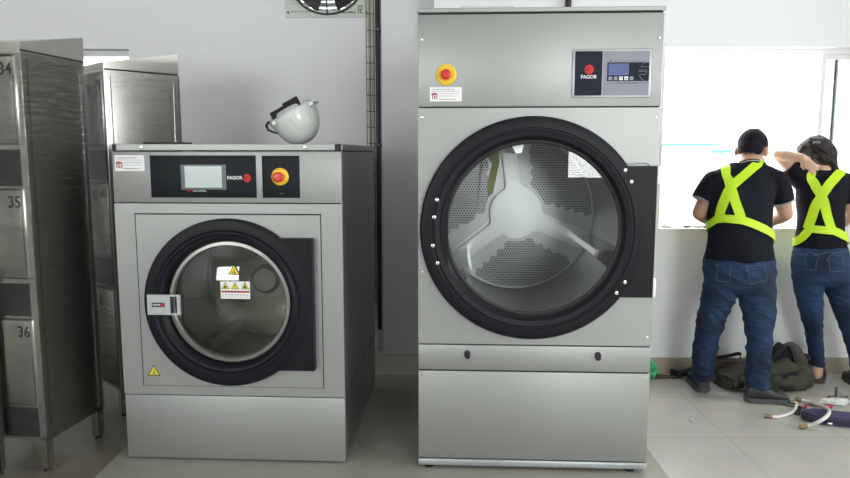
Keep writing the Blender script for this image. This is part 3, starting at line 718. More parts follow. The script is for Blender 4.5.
# ------------------------------------------------------------------ lockers
def locker(loc, rz, label, nums, w=.40, d=.415):
    t = thing('locker', label, 'locker', loc, rz, 'steel lockers on the left')
    # local: x from -w to 0 (right front corner at the origin), y back, z up
    zb, zt, rise = .15, 1.893, .108
    b = new(); th = .008
    for x0, x1 in ((-w, -w+th), (-th, 0)): box(b, (x0, .0, zb), (x1, d, zt))
    box(b, (-w+th, d-th, zb), (-th, d, zt)); box(b, (-w+th, .0, zb), (-th, d-th, zb+th))
    box(b, (-w+th, 0, 1.868), (-th, .02, zt))
    for z0, z1 in ((1.296, 1.306), (.716, .728), (1.466, 1.484), (.876, .896), (.303, .317)): box(b, (-w+th, .0, z0), (-th, d-th, z1))
    box(b, (-.030, -.002, zb), (0, 0, zt)); box(b, (-w, -.002, zb), (-w+.030, 0, zt)); box(b, (-.030, -.002, zb), (-.0, 0, zb+.02)); box(b, (-w+.03, -.002, zb), (-.030, 0, zb+.017))
    obj('body', b, 'steel_lock', t, False)
    b = new(); e = .004
    prof = [(-e, zt), (d+e, zt), (d+e, zt+rise), (-e, zt+.026)]
    A = [b.verts.new((-w-e, y, z)) for y, z in prof]; B = [b.verts.new((e, y, z)) for y, z in prof]
    b.faces.new(A); b.faces.new(B[::-1])
    for i in range(4): b.faces.new((A[i], B[i], B[(i+1) % 4], A[(i+1) % 4]))
    obj('sloped_top', b, 'steel_lock', t, False)
    b = new()
    for q in ((.0, .03, zb+.01, zt-.012), (d-.03, d, zb+.01, zt-.012)): box(b, (0, q[0], q[2]), (.003, q[1], q[3]))
    box(b, (0, .03, zt-.040), (.003, d-.03, zt-.012)); box(b, (0, .03, zb+.01), (.003, d-.03, zb+.03)); obj('side_frame', b, 'steel_lock', t, False)
    for lo_, hi_ in (((.0005, .003, zt-.011), (.0045, d, zt-.004)), ((.0005, .030, zb+.05), (.0035, .034, zt-.04))): obj('side_seam', box(new(), lo_, hi_), 'seam', t, False)
    for (z0, z1), nm in zip(((1.487, 1.862), (.898, 1.292), (.319, .712)), nums):
        dr = obj('door', box(new(), (-w+.024, -.008, z0), (-.022, .006, z1), .003), 'steel_lock', t)
        b = new(); i_ = .002
        for q in ((-w+.033+i_, -.033-i_, z1-i_-.002, z1-i_), (-w+.033+i_, -.033-i_, z0+i_, z0+i_+.002), (-.033-i_-.002, -.033-i_, z0+i_, z1-i_), (-w+.033+i_, -w+.035+i_, z0+i_, z1-i_)): plate(b, *q, -.0079, .0008)
        obj('door_groove', b, 'seam', dr, False)
        if nm: text('door_number', nm, .072, 'ink', dr, -.070, z1-.056, -.0085, .0012, sx=.9)
        b = new()
        for k in range(3): box(b, (-.200+.012*k-.003, -.0095, z1-.105), (-.200+.012*k+.003, -.008, z1-.045))
        obj('vent_slots', b, 'ink', dr, False)
        obj('shelf_shade_sheet', box(new(), (-w+.03, .004, {1.487: 1.307, .898: .729, .319: .17}[z0]), (-.03, .012, {1.487: 1.466, .898: .876, .319: .303}[z0])), 'black', dr, False)  # black sheet stands in for the shade inside the open shelf
    for x, y in ((-.04, 0), (-w, 0), (-.04, d-.04), (-w, d-.04)):
        b = new(); box(b, (x, y, .018), (x+.04, y+.004, .16)); ex = x+.036 if x > -.1 else x
        box(b, (ex, y, .018), (ex+.004, y+.04, .16)); box(b, (x+.004, y+.004, .018), (x+.036, y+.036, .026))
        lg = obj('leg', b, 'steel_lock', t, False); fb = new(); tube(fb, [(x+.02, y+.02, 0), (x+.02, y+.02, .018)], [.018, .015], 14); obj('leg_foot', fb, 'black', lg)
    b = new(); q = .006                                  # cling film round the body
    lo, hi = .145, 1.88; ring = [(-w-q, -.014), (q, -.014), (q, d+q), (-w-q, d+q)]; nz_ = 40
    rows = []
    for k in range(nz_+1):
        z = lo+(hi-lo)*k/nz_; row = []
        for s in range(4):
            a, c_ = Vector(ring[s]), Vector(ring[(s+1) % 4])
            for j in range(10): 
                p = a.lerp(c_, j/10); row.append(b.verts.new((p.x, p.y, z)))
        rows.append(row)
    for i in range(nz_):
        for j in range(40): b.faces.new((rows[i][j], rows[i][(j+1) % 40], rows[i+1][(j+1) % 40], rows[i+1][j]))
    obj('cling_film', b, 'film', t, True)
    return t
locker((-1.7201, 3.029, 0), -.165, 'tall film-wrapped steel locker with doors numbered 34, 35 and 36', ('34', '35', '36'))
locker((-1.672, 3.70, 0), math.radians(-43), 'film-wrapped steel locker numbered 79 and 80 behind the left of the washing machine', ('79', '80', None), d=.410)
locker((-1.915, 3.030-.415, 0), 0, 'steel locker at the lower left picture edge, in front of locker 36', (None, None, None))

# ------------------------------------------------------------------ wall things
fan = thing('wall_fan', 'square wall fan with black round guard high on the wall', 'fan', (FC.x, YF, FC.z))
b = new(); holed(b, -.296, .296, -.296, .296, 0, 0, .262, -.012, 0, 64); obj('mounting_plate', b, 'fan', fan)
b = new()
for k in range(9):
    r = .06+.027*k; yy = -.075+.055*((k/8)**2); tube(b, [(r*math.cos(2*PI*j/48), yy, r*math.sin(2*PI*j/48)) for j in range(49)], .0028 if k < 8 else .007, 6, None)
for k in range(8):
    a = 2*PI*k/8+PI/2; tube(b, [(.0, -.078, 0), (.15*math.cos(a), -.066, .15*math.sin(a)), (.277*math.cos(a), -.018, .277*math.sin(a))], .005 if k % 2 == 0 else .003, 6)
obj('guard', b, 'fanb', fan)
obj('motor', lathe(new(), [(0, -.06), (.06, -.06), (.07, -.03), (.07, .06), (0, .06)], 0, 0, 32), 'fanb', fan)
for k in range(5):
    a = 2*PI*k/5+PI/2; b = new(); c_, s_ = math.cos(a), math.sin(a); V = []
    for i in range(7):
        r = .06+.19*i/6; w = .04+.055*i/6; tw = .55-.2*i/6
        V.append([b.verts.new((r*c_-q*w*s_*math.cos(tw), q*w*math.sin(tw)+.0+dy, r*s_+q*w*c_*math.cos(tw))) for q in (-1, 1) for dy in (0, .003)])
    for i in range(6):
        A, B = V[i], V[i+1]
        for p, q in ((0, 2), (1, 3), (0, 1), (2, 3)): b.faces.new((A[p], A[q], B[q], B[p]))
    b.faces.new((V[0][0], V[0][2], V[0][3], V[0][1])); b.faces.new((V[6][0], V[6][2], V[6][3], V[6][1])); obj('blade', b, 'fanb', fan)
for k in range(11):
    z = -.235+.047*k; b = new(); box(b, (-.245, .10, z-.017), (.245, .104, z+.017)); bmesh.ops.rotate(b, cent=(0, .102, z), matrix=Matrix.Rotation(.5, 3, 'X'), verts=b.verts); obj('shutter_slat', b, 'fan', fan, False)
for x in (-.275, .275):
    for z in (-.262, .262): screw(fan, x, z, -.012, .009, 'wire', 'plate_screw')
b = new()
for k in range(8): plate(b, .092+.0135*k, .103+.0135*k, -.268, -.257+(.004 if k in (1, 5) else 0), -.012, .0006)   # unreadable green word
obj('word_print', b, 'inkgr', fan, False)
b = new()
for q in ((.215, .222, -.268, -.215), (.222, .243, -.222, -.215), (.238, .245, -.245, -.215), (.222, .243, -.247, -.240), (.228, .235, -.268, -.240), (.235, .248, -.268, -.261)): plate(b, *q, -.012, .0006)
obj('emblem', b, 'inkgr', fan, False)
b = new()
for k in range(6): plate(b, -.255+.024*k, -.240+.024*k, -.262, -.250, -.012, .0005)
for k in range(5): plate(b, -.258+.03*k, -.240+.03*k, -.205, -.201, -.012, .0005)
obj('small_print', b, 'inkg', fan, False)
# cable tray, cables and pipe beside the column
tx0, tx1 = P(366.3, 60, 5.0).x, P(374.0, 60, 5.0).x; ty = YF-.035; tz0 = .35
tray = thing('cable_tray', 'narrow vertical wire cable tray on the wall left of the column', 'cable tray', ((tx0+tx1)/2, ty, tz0))
for x in (tx0, (tx0+tx1)/2, tx1): obj('rail_wire', shift(tube(new(), [(x, ty, tz0), (x, ty, H)], .0028, 6), -Vector(tray.location)), 'wire', tray)
b = new(); z = tz0+.05
while z < H: tube(b, [(tx0, YF, z), (tx0, ty-.003, z), (tx1, ty-.003, z), (tx1, YF, z)], .0028, 6); z += .112
obj('cross_wire', shift(b, -Vector(tray.location)), 'wire', tray)
for nm, mm, xx, rr, lab in (('cable', 'cable', .30, .007, 'beige cable running down inside the wire tray'), ('cable', 'cable2', .72, .008, 'white cable running down inside the wire tray')):
    x = tx0+(tx1-tx0)*xx; b = new(); tube(b, [(.004*math.sin(k*1.7), 0, .15+k*.15) for k in range(20)], rr, 8); tag(obj(nm, b, mm, None, True, (x, YF-.014, .2)), lab, 'cable', 'cables in the wire tray')
px_ = P(377.2, 60, 4.97).x
pp = thing('pipe', 'black vertical pipe in the corner beside the white column', 'pipe', (px_, YF-.03, 0))
obj('pipe_run', tube(new(), [(0, 0, .16), (0, 0, H)], .0155, 14), 'pipe', pp)
for z in (.12, 1.50, 2.3): obj('pipe_clip', box(new(), (-.0175, -.018, z), (.024, .03, z+.018), .002, 1), 'wire', pp)
obj('pipe_foot', box(new(), (-.0175, -.02, 0), (.03, .03, .16), .006), 'hband', pp)

# ------------------------------------------------------------------ people
def hand(bm, wrist, tip_dir, palm_n, side, sc=1., curl=.5, spread=.12):
    """palm and five fingers: tip_dir along the fingers, palm_n out of the palm, side = +1/-1 thumb side"""
    d = Vector(tip_dir).normalized(); n = (Vector(palm_n)-d*Vector(palm_n).dot(d)).normalized(); s = d.cross(n).normalized()*side
    w = Vector(wrist)
    for k in (-1.1, -.4, .4, 1.1): tube(bm, [w+s*k*.012*sc, w+d*.045*sc+s*k*.019*sc, w+d*.088*sc+s*k*.021*sc], [.0125*sc, .0135*sc, .0115*sc], 10, 'round')
    for i, (k, ln) in enumerate(((1.15, .068), (.4, .077), (-.38, .072), (-1.12, .056))):
        p0 = w+d*.082*sc+s*k*.021*sc; dd = (d+s*k*spread).normalized(); c = curl*(1+.12*i)
        p = p0; pts = [p]
        for j, fr in enumerate((.45, .32, .23)):
            an = c*(.45+.5*j); v = dd*math.cos(an)+n*math.sin(an); p = p+v*ln*fr*sc; pts.append(p)
        tube(bm, pts, [.0092*sc, .0088*sc, .0080*sc, .0068*sc], 10, 'round')
    t0 = w+d*.022*sc+s*.022*sc; tube(bm, [t0, t0+(d*.55+s*.7+n*.35).normalized()*.038*sc, t0+(d*.8+s*.5+n*.45).normalized()*.070*sc], [.0125*sc, .0105*sc, .0082*sc], 10, 'round')
def head(bm, c, rot, s=1.):
    c = Vector(c); T = lambda p: c+rot@(Vector(p)*s)
    ball(bm, T((0, 0, .02)), (.076*s, .095*s, .095*s), rot); ball(bm, T((0, .018, -.045)), (.062*s, .072*s, .075*s), rot)
    ball(bm, T((0, .070, -.095)), (.026*s, .022*s, .020*s), rot)                                # chin
    tube(bm, [T((0, .090, .015)), T((0, .108, -.025)), T((0, .100, -.035))], [.009*s, .013*s, .011*s], 10, 'round')  # nose
    for k in (-1, 1):
        ball(bm, T((k*.030, .082, .022)), (.022*s, .012*s, .010*s), rot)                         # brow
        ball(bm, T((k*.084, -.012, -.014)), (.0125*s, .020*s, .033*s), rot)                       # ear
        ball(bm, T((k*.040, .066, -.022)), (.022*s, .02*s, .02*s), rot)
    tube(bm, [T((-.022, .087, -.060)), T((0, .094, -.059)), T((.022, .087, -.060))], [.005*s, .008*s, .005*s], 8, 'round')
    tube(bm, [T((-.018, .085, -.068)), T((0, .091, -.069)), T((.018, .085, -.068))], [.005*s, .008*s, .005*s], 8, 'round')
def face_bits(par, c, rot, s, loc):
    c = Vector(c); T = lambda p: c+rot@(Vector(p)*s)-loc
    for k in (-1, 1):
        b = new(); ball(b, T((k*.030, .081, .004)), .0115*s, rot, 12, 8); e = obj('eye', b, 'white', par)
        b = new(); ball(b, T((k*.030, .090, .003)), .005*s, rot, 10, 6); obj('iris', b, 'ink', e)
        b = new(); tube(b, [T((k*.014, .094, .026)), T((k*.030, .095, .030)), T((k*.046, .084, .024))], [.003, .004, .002], 6, 'round'); obj('eyebrow', b, 'ink', par)
    b = new(); tube(b, [T((-.020, .092, -.064)), T((0, .0985, -.064)), T((.020, .092, -.064))], [.003*s, .004*s, .003*s], 6, 'round'); obj('lips', b, 'inkr', par)
def shoe(par, heel, ang, L=.285, cuff=.16):
    """work shoe: heel point on the floor, ang = direction of the toe"""
    loc = Vector(par.location); R = Matrix.Rotation(ang, 4, 'Z'); T = Matrix.Translation(Vector(heel)-loc) @ R
    secs = [(.0, .030, .088), (.015, .039, .116), (.06, .044, .124), (.10, .044, .112), (.14, .045, .090), (.19, .050, .066), (.235, .049, .058), (.265, .038, .050), (.283, .018, .036)]
    b = new(); rows = []
    for x, w, h in secs:
        x = x*L/.285; row = []
        for k in range(16):
            a = 2*PI*k/16; ca, sa = math.cos(a), math.sin(a)
            row.append(b.verts.new((x, w*math.copysign(abs(ca)**.8, ca), .022+(h-.022)*(.5+.5*math.copysign(abs(sa)**.75, sa)))))
        rows.append(row)
    for i in range(len(rows)-1):
        for k in range(16): b.faces.new((rows[i][k], rows[i][(k+1) % 16], rows[i+1][(k+1) % 16], rows[i+1][k]))
    b.faces.new(rows[0]); b.faces.new(rows[-1][::-1])
    tube(b, [(.056, 0, .07), (.056, 0, .11), (.056, 0, cuff)], [.036, .041, .036], 16)
    bmesh.ops.transform(b, matrix=T, verts=b.verts); s = obj('shoe', b, 'shoe', par, True, None, 60)
    o_ = [(-.004, 0)]; out = [(x*L/.285, w+.004) for x, w, h in secs]; poly = [(-.006, -.022), (-.006, .022)]+[(x, w) for x, w in out[1:-1]]+[(.290*L/.285, .014), (.290*L/.285, -.014)]+[(x, -w) for x, w in out[1:-1]][::-1]
    b = new(); zprism(b, poly, 0, .030); bmesh.ops.bevel(b, geom=b.edges[:], offset=.004, segments=2, affect='EDGES'); bmesh.ops.transform(b, matrix=T, verts=b.verts); obj('sole', b, 'sole', s)
    b = new(); tube(b, [(.018+.045*math.cos(a)+.03, .036*math.sin(a), .118+.003*math.cos(a)) for a in [2*PI*k/20 for k in range(21)]], .009, 8, None); bmesh.ops.transform(b, matrix=T, verts=b.verts); obj('ankle_padding', b, 'lace', s)
    b = new()
    tube(b, [(.012, -.036, .05), (.05, -.047, .062), (.10, -.047, .055), (.15, -.050, .045), (.21, -.052, .040)], .0022, 6); tube(b, [(.02, -.036, .085), (.06, -.044, .09), (.11, -.040, .085)], .0022, 6)
    for k in range(4): 
        x = .110+.024*k; z = .108-.012*k; tube(b, [(x, -.030, z-.012), (x+.004, 0, z+.002), (x, .030, z-.012)], .003, 6)
    bmesh.ops.transform(b, matrix=T, verts=b.verts); obj('laces', b, 'lace', s)
def row(xl, xr, py, Y, ry):              # ring whose left/right picture edges are given
    a, b = P(xl, py, Y), P(xr, py, Y); return ((a+b)/2, (b.x-a.x)/2, ry)
def grow(rows, g): return [(c, rx+g, ry+g) for c, rx, ry in rows]
def finish(name, bm, m, par, loc, voxel=.008, it=4, wr=None):
    me = remesh(bm, voxel, it)
    if wr: (creases if name == 'jeans' else wrinkle)(me, *wr)
    bvh = BVHTree.FromPolygons([v.co.copy() for v in me.vertices], [p.vertices[:] for p in me.polygons])
    for v in me.vertices: v.co -= loc
    return obj(name, me, m, par, True, None, 80), bvh
def cloth_strip(name, bvh, guide, width, m, par, loc, off=.004, n=60, thick=.003): return obj(name, shift(ribbon_on(bvh, guide, width, off, thick, n), -loc), m, par, True, None, 50)

# --- the man
loc = Vector((1.82, 4.0, 0))
man = thing('person', 'person in black polo shirt, jeans and yellow harness, standing nearer the tumble dryer', 'person', loc)
legL = [row(704, 741, 283, 4.03, .098), row(702, 736, 296, 4.04, .092), row(698, 727, 315, 4.05, .08), row(695, 719, 338, 4.08, .070), row(692.5, 716, 356, 4.09, .066), row(691, 714, 370, 4.10, .072), row(691, 714, 379, 4.10, .070)]
legR = [row(739, 775.5, 283, 4.01, .098), row(740, 775, 300, 4.00, .09), row(743, 774.5, 316, 3.98, .08), row(747, 772, 338, 3.96, .072), row(746.5, 770.5, 366, 3.95, .068), row(745.5, 769, 378, 3.94, .072), row(745.5, 769, 387, 3.94, .070)]
pelvis = [row(706, 772, 250, 4.03, .118), row(704, 774, 262, 4.03, .128), row(703.5, 775.5, 275, 4.03, .13), row(704.5, 775, 286, 4.03, .115), row(712, 768, 291, 4.02, .08)]
torso = [row(705, 773.5, 259.5, 4.02, .128), row(706.5, 773, 250, 4.02, .130), row(708, 771.5, 236, 4.03, .128), row(708.5, 770.5, 220, 4.05, .125), row(708, 772, 205, 4.07, .125), row(708, 774, 192, 4.09, .12), row(709, 777, 182, 4.11, .112), row(714, 775, 174.5, 4.13, .095), row(724, 768, 168, 4.15, .078), row(732, 763, 163, 4.16, .065)]
shL, shR = P(714.5, 181, 4.11), P(777, 181, 4.10)
elL, elR = P(699.5, 213, 4.12), P(785.5, 214, 4.11); wrL, wrR = P(715, 228, 4.34), P(766, 228, 4.34); wrL.z = wrR.z = 1.012
cufL, cufR = P(701.8, 201, 4.12), P(783.5, 203, 4.11)
hc = P(752, 150.5, 4.24); hrot = Matrix.Rotation(math.radians(-38), 3, 'Z') @ Matrix.Rotation(math.radians(-30), 3, 'X')
nk = P(748, 165, 4.165)
yokeL, yokeR = (nk+Vector((-.03, -.02, -.055)), shL), (nk+Vector((.03, -.02, -.055)), shR)
b = new(); hloft(b, grow(torso[1:-1], -.018)); hloft(b, grow(pelvis, -.03)); hloft(b, grow(legL, -.018)); hloft(b, grow(legR, -.018))
for q in (yokeL, yokeR): tube(b, q, [.05, .048], 14, 'round')
tube(b, [nk+Vector((0, -.03, -.06)), nk, hc+Vector((0, -.02, -.03))], [.062, .056, .054], 16, 'round'); head(b, hc, hrot, 1.)
for s_, e_, w_, sd in ((shL, elL, wrL, 1), (shR, elR, wrR, -1)):
    tube(b, [s_, s_.lerp(e_, .5), e_], [.048, .048, .042], 16, 'round'); tube(b, [e_, e_.lerp(w_, .3), e_.lerp(w_, .7), w_], [.042, .042, .034, .027], 16, 'round')
    hand(b, w_, Vector((.25*sd, 1, -.05)), Vector((0, -.1, -1)), sd, 1., .22)
for r_, q in ((legL, -1), (legR, 1)): tube(b, [r_[-1][0]+Vector((0, 0, .05)), Vector((r_[-1][0].x, r_[-1][0].y, .13))], [.036, .03], 14, 'round')
body, _ = finish('body', b, 'skin', man, loc, .0065, 3)
face_bits(man, hc, hrot, 1., loc)
b = new(); ball(b, hc+hrot@Vector((0, -.010, .036)), (.086, .099, .094), hrot); ball(b, hc+hrot@Vector((0, -.035, -.004)), (.074, .070, .078), hrot)
for k in range(46):                                   # short spikes
    a, e = random.uniform(0, 2*PI), random.uniform(.9, 1.5); d_ = Vector((math.cos(a)*math.cos(e), math.sin(a)*math.cos(e), math.sin(e))); p_ = hc+hrot@(Vector((0, -.01, .036))+Vector((d_.x*.078, d_.y*.090, d_.z*.086)))
    tube(b, [p_, p_+hrot@(d_+Vector((random.uniform(-.5, .5), .3, .2)))*.011], [.009, .004], 6, 'round')
me = remesh(b, .005, 2)
bmh = bmesh.new(); bmh.from_mesh(me)                 # cut the face free
cut = []
for v in bmh.verts:
    q = hrot.transposed() @ (v.co-hc)
    if (q.y > .035 and q.z < .055+.3*(q.y-.035)) or (q.y > -.035 and q.z < .004) or q.z < -.062+.4*max(0, q.y+.06): cut.append(v)
bmesh.ops.delete(bmh, geom=cut, context='VERTS'); bmh.to_mesh(me); bmh.free()
for v in me.vertices: v.co -= loc
obj('hair', me, 'hair_m', man, True, None, 80)
T = lambda p: hc+hrot@Vector(p)-loc
b = new()
for k in (-1, 1):
    tube(b, [T((k*.082, -.005, .020)), T((k*.080, .06, .022)), T((k*.062, .104, .020))], .003, 6)
    tube(b, [T((k*.036+.027*math.cos(a), .104-.004*abs(math.cos(a)), .004+.020*math.sin(a))) for a in [2*PI*j/20 for j in range(21)]], .003, 6, None)
tube(b, [T((-.010, .106, .008)), T((.010, .106, .008))], .003, 6); obj('spectacles', b, 'lens', man)
b = new(); hloft(b, torso)
for q in (yokeL, yokeR): tube(b, q, [.072, .066], 18, 'round')
for s_, c_ in ((shL, cufL), (shR, cufR)): ball(b, s_, .067); tube(b, [s_, s_.lerp(c_, .55), c_], [.067, .064, .062], 18, 'flat')
shirt, sb = finish('polo_shirt', b, 'polo', man, loc, .008, 4, (.010, (9, 9, 7), 3))
for s_, c_ in ((shL, cufL), (shR, cufR)):
    d_ = (c_-s_).normalized(); a_, b2 = frame_of(d_); bb = new()
    for q in (.000, .010): tube(bb, [c_-d_*q+(a_*math.cos(2*PI*k/24)+b2*math.sin(2*PI*k/24))*.0615-loc for k in range(25)], .0030, 6, None)
    obj('sleeve_stripe', bb, 'stripe', shirt)
cb = new(); ax = (hc-nk).normalized(); ax = Vector((.0, .45, 1)).normalized(); a_, b2 = frame_of(ax); rows_ = []
for q, r_ in ((-.030, .078), (.0, .070), (.016, .066), (.018, .060), (.0, .062)): rows_.append([cb.verts.new(nk+Vector((.002, -.008, -.004))+ax*q+(a_*math.cos(2*PI*k/32)+b2*math.sin(2*PI*k/32))*r_-loc) for k in range(32)])
for i in range(4):
    for k in range(32): cb.faces.new((rows_[i][k], rows_[i][(k+1) % 32], rows_[i+1][(k+1) % 32], rows_[i+1][k]))
col_ = obj('collar', cb, 'polo', shirt)
bb = new()
tube(bb, [nk+Vector((.002, -.008, -.004))+ax*.004+(a_*math.cos(2*PI*k/32)+b2*math.sin(2*PI*k/32))*.0695-loc for k in range(33)], .0028, 6, None); obj('collar_stripe', bb, 'stripe', shirt)
b = new(); hloft(b, pelvis); hloft(b, legL); hloft(b, legR)
jeans, jb = finish('jeans', b, 'denim', man, loc, .008, 4, (.0085, (4.5, 4.5, 15), .6, 1))
def pocket(jb, par, loc, q, Y):
    """denim patch laid on the seat, q = four picture corners"""
    c = [P(x, y, Y) for x, y in q]; bm = new(); n = 8; V = []
    for i in range(n+1):
        R = []
        for j in range(n+1):
            p = c[0].lerp(c[1], j/n).lerp(c[3].lerp(c[2], j/n), i/n); h = (None,)
            l, nn = (h[0], h[1]) if h[0] else jb.find_nearest(p)[:2]; R.append((bm.verts.new(l+nn*.001-loc), bm.verts.new(l+nn*.0035-loc)))
        V.append(R)
    for i in range(n):
        for j in range(n):
            for k in (0, 1): bm.faces.new((V[i][j][k], V[i][j+1][k], V[i+1][j+1][k], V[i+1][j][k]))
    for i in range(n):
        for a, b_ in ((V[i][0], V[i+1][0]), (V[i][n], V[i+1][n]), (V[0][i], V[0][i+1]), (V[n][i], V[n][i+1])): bm.faces.new((a[0], b_[0], b_[1], a[1]))
    pk = obj('back_pocket', bm, 'denim', par)
    for i, j in ((0, 1), (1, 2), (2, 3), (3, 0)): obj('pocket_seam', shift(ribbon_on(jb, [P(*q[i], Y), P(*q[i], Y).lerp(P(*q[j], Y),   .5), P(*q[j], Y)], .0036, .0035, .0015, 16), -loc), 'stitch', pk)
    return pk
for q in (((713, 265), (731, 266.5), (729.5, 281), (722, 285), (714.5, 282))[:2]+((729.5, 283), (715, 284)), ((746, 267), (769, 265), (768, 281), (750, 284))): pocket(jb, jeans, loc, q, 3.9)
# harness
hv = cloth_strip('harness_strap', sb, [P(727, 172, 4.3), P(724.5, 168.5, 4.2), P(725.5, 166, 4.08), P(731, 183, 3.97), P(736, 199, 3.94), P(741.5, 217, 3.92)], .052, 'hivis', man, loc)
cloth_strip('harness_strap', sb, [P(765, 172, 4.3), P(762, 166, 4.2), P(755, 165.5, 4.06), P(742, 174, 3.98), P(731.5, 184, 3.96), P(721, 201, 3.93), P(713, 219, 3.94)], .052, 'hivis', man, loc, .0075)
cloth_strip('harness_belt', sb, [P(730, 232, 4.25), P(712, 230, 4.18), P(706, 226, 4.05), P(711, 218.5, 3.96), P(728, 218, 3.92), P(744, 220, 3.91), P(757, 226, 3.92), P(768, 235, 3.97), P(773, 241, 4.05), P(766, 243, 4.2), P(740, 236, 4.27), P(730, 232, 4.25)], .046, 'hivis', man, loc, .010, 90)
hl = G(700.5, 391.5); shoe(man, (hl.x+.010, hl.y-.02, 0), math.radians(82), .285)
hr = G(746, 402); shoe(man, (hr.x+.005, hr.y+.02, 0), math.radians(-6), .24)

# --- the woman
loc = Vector((2.60, 4.22, 0))
wom = thing('person', 'long-haired person in black T-shirt, jeans and yellow harness, hand on neck', 'person', loc)
torso = [row(796, 846, 250, 4.22, .112), row(796.5, 844.5, 240, 4.22, .110), row(797.5, 843, 228, 4.22, .105), row(798, 843, 214, 4.22, .104), row(797.5, 845, 200, 4.22, .108), row(798, 848, 189, 4.22, .104), row(800, 851, 180, 4.22, .09), row(808, 843, 174.5, 4.22, .07), row(815, 836, 170, 4.22, .05)]
pelvis = [row(795.5, 846, 246, 4.22, .115), row(793, 849, 256, 4.22, .128), row(792, 853, 268, 4.22, .135), row(793, 855, 279, 4.22, .122), row(803, 847, 285, 4.22, .08)]
legL = [row(793, 825, 275, 4.22, .095), row(795.5, 822, 293, 4.22, .082), row(800, 822, 312, 4.23, .070), row(805.5, 822, 332, 4.25, .058), row(808.5, 823, 350, 4.27, .050), row(811, 823.5, 366, 4.28, .045)]
legR = [row(823, 856, 275, 4.22, .095), row(827, 857, 293, 4.21, .082), row(834, 859, 312, 4.21, .070), row(842, 862, 332, 4.21, .058), row(848, 865, 352, 4.21, .050), row(852, 867, 372, 4.21, .045)]
shL, shR = P(803, 180, 4.22), P(847.5, 183, 4.22); elL, wrL = P(778.5, 155, 4.26), P(803, 158, 4.12)
elR, wrR = P(851.5, 215, 4.25), P(843, 228, 4.35); wrR.z = 1.010; cufL, cufR = P(789.5, 167, 4.235), P(850.5, 202, 4.235)
hc = P(817, 156, 4.27); hrot = Matrix.Rotation(math.radians(10), 3, 'Z') @ Matrix.Rotation(math.radians(-34), 3, 'X') @ Matrix.Rotation(math.radians(-8), 3, 'Y')
nk = P(824, 171, 4.215)
b = new(); yokeL, yokeR = (nk+Vector((-.03, -.01, -.05)), shL), (nk+Vector((.03, -.01, -.05)), shR)
for q in (yokeL, yokeR): tube(b, q, [.042, .042], 14, 'round')
hloft(b, grow(torso[1:], -.014)); hloft(b, grow(pelvis, -.028)); hloft(b, grow(legL, -.012)); hloft(b, grow(legR, -.012))
tube(b, [nk+Vector((0, 0, -.05)), nk, hc+Vector((0, -.03, -.02))], [.05, .045, .045], 16, 'round'); head(b, hc, hrot, .95)
for s_, e_, w_ in ((shL, elL, wrL), (shR, elR, wrR)): tube(b, [s_, s_.lerp(e_, .5), e_], [.042, .040, .034], 16, 'round'); tube(b, [e_, e_.lerp(w_, .3), e_.lerp(w_, .7), w_], [.034, .037, .029, .024], 16, 'round')
hand(b, wrL, P(815, 170, 4.10)-wrL, Vector((.25, 1, .35)), -1, .76, .3, .18); hand(b, wrR, Vector((-.2, 1, -.05)), Vector((0, -.1, -1)), -1, .92, .22)
for r_ in (legL, legR): tube(b, [r_[-1][0]+Vector((0, 0, .05)), Vector((r_[-1][0].x, r_[-1][0].y, .06))], [.036, .034], 14, 'round')
finish('body', b, 'skin_l', wom, loc, .0055, 2); face_bits(wom, hc, hrot, .95, loc)
b = new(); hh = lambda p: hc+hrot@Vector(p)
ball(b, hh((0, -.008, .030)), (.090, .104, .096), hrot); ball(b, hh((0, -.050, -.010)), (.082, .065, .088), hrot)
tube(b, [P(805, 149.5, 4.26), P(811, 146.5, 4.235), P(819, 147, 4.22), P(825, 152.5, 4.215), P(831, 161.5, 4.205), P(835, 168, 4.20)], [.048, .060, .064, .055, .038, .018], 18, 'round')
for k in range(16):                                   # loose ends over the right shoulder and a fringe on the left
    q = random.random(); tube(b, [P(826+5*q, 152+4*q, 4.17), P(831+3*q, 160+4*q, 4.165), P(833+5*random.random(), 167+2*q, 4.175), P(831+9*random.random(), 171+4*random.random(), 4.185)], [.010, .011, .008, .002], 6, 'round')
for k in range(7): tube(b, [P(803+random.uniform(-1, 3), 147, 4.22), P(799+random.uniform(0, 2), 152, 4.25), P(797.5+random.uniform(-1, 2), 156+random.uniform(-1, 2), 4.28)], [.010, .008, .002], 6, 'round')
for k in range(30):                                   # loose locks sweeping to the right
    t_ = k/29; p0 = P(809+12*t_, 141+3*t_+random.uniform(-1, 2), 4.175); p1 = P(820+10*t_, 147+8*t_, 4.160+random.uniform(-.005, .01)); p2 = P(828+8*t_, 160+9*random.random(), 4.18+.03*random.random())
    tube(b, [p0, p1, p2], [.009, .010, .003], 7, 'round')
me = remesh(b, .005, 2)
bmh = bmesh.new(); bmh.from_mesh(me); cut = []
for v in bmh.verts:
    q = hrot.transposed() @ (v.co-hc)
    if abs(q.x) < .07 and q.y > .045 and q.z < .055: cut.append(v)
bmesh.ops.delete(bmh, geom=cut, context='VERTS'); bmh.to_mesh(me); bmh.free()
for v in me.vertices: v.co -= loc
hair = obj('hair', me, 'hair_f', wom, True, None, 80)
b = new(); c_ = P(817, 142.5, 4.148); box(b, c_-loc-Vector((.022, .006, .006)), c_-loc+Vector((.022, .006, .006)), .004); obj('hair_clip', b, 'clip', hair)
b = new(); hloft(b, torso)
for q in (yokeL, yokeR): tube(b, q, [.056, .058], 18, 'round')
for s_, c_ in ((shL, cufL), (shR, cufR)): ball(b, s_, .060); tube(b, [s_, s_.lerp(c_, .55), c_], [.060, .058, .056], 18, 'flat')
shirt, sb = finish('t_shirt', b, 'tee', wom, loc, .008, 4, (.009, (10, 10, 7), 5))
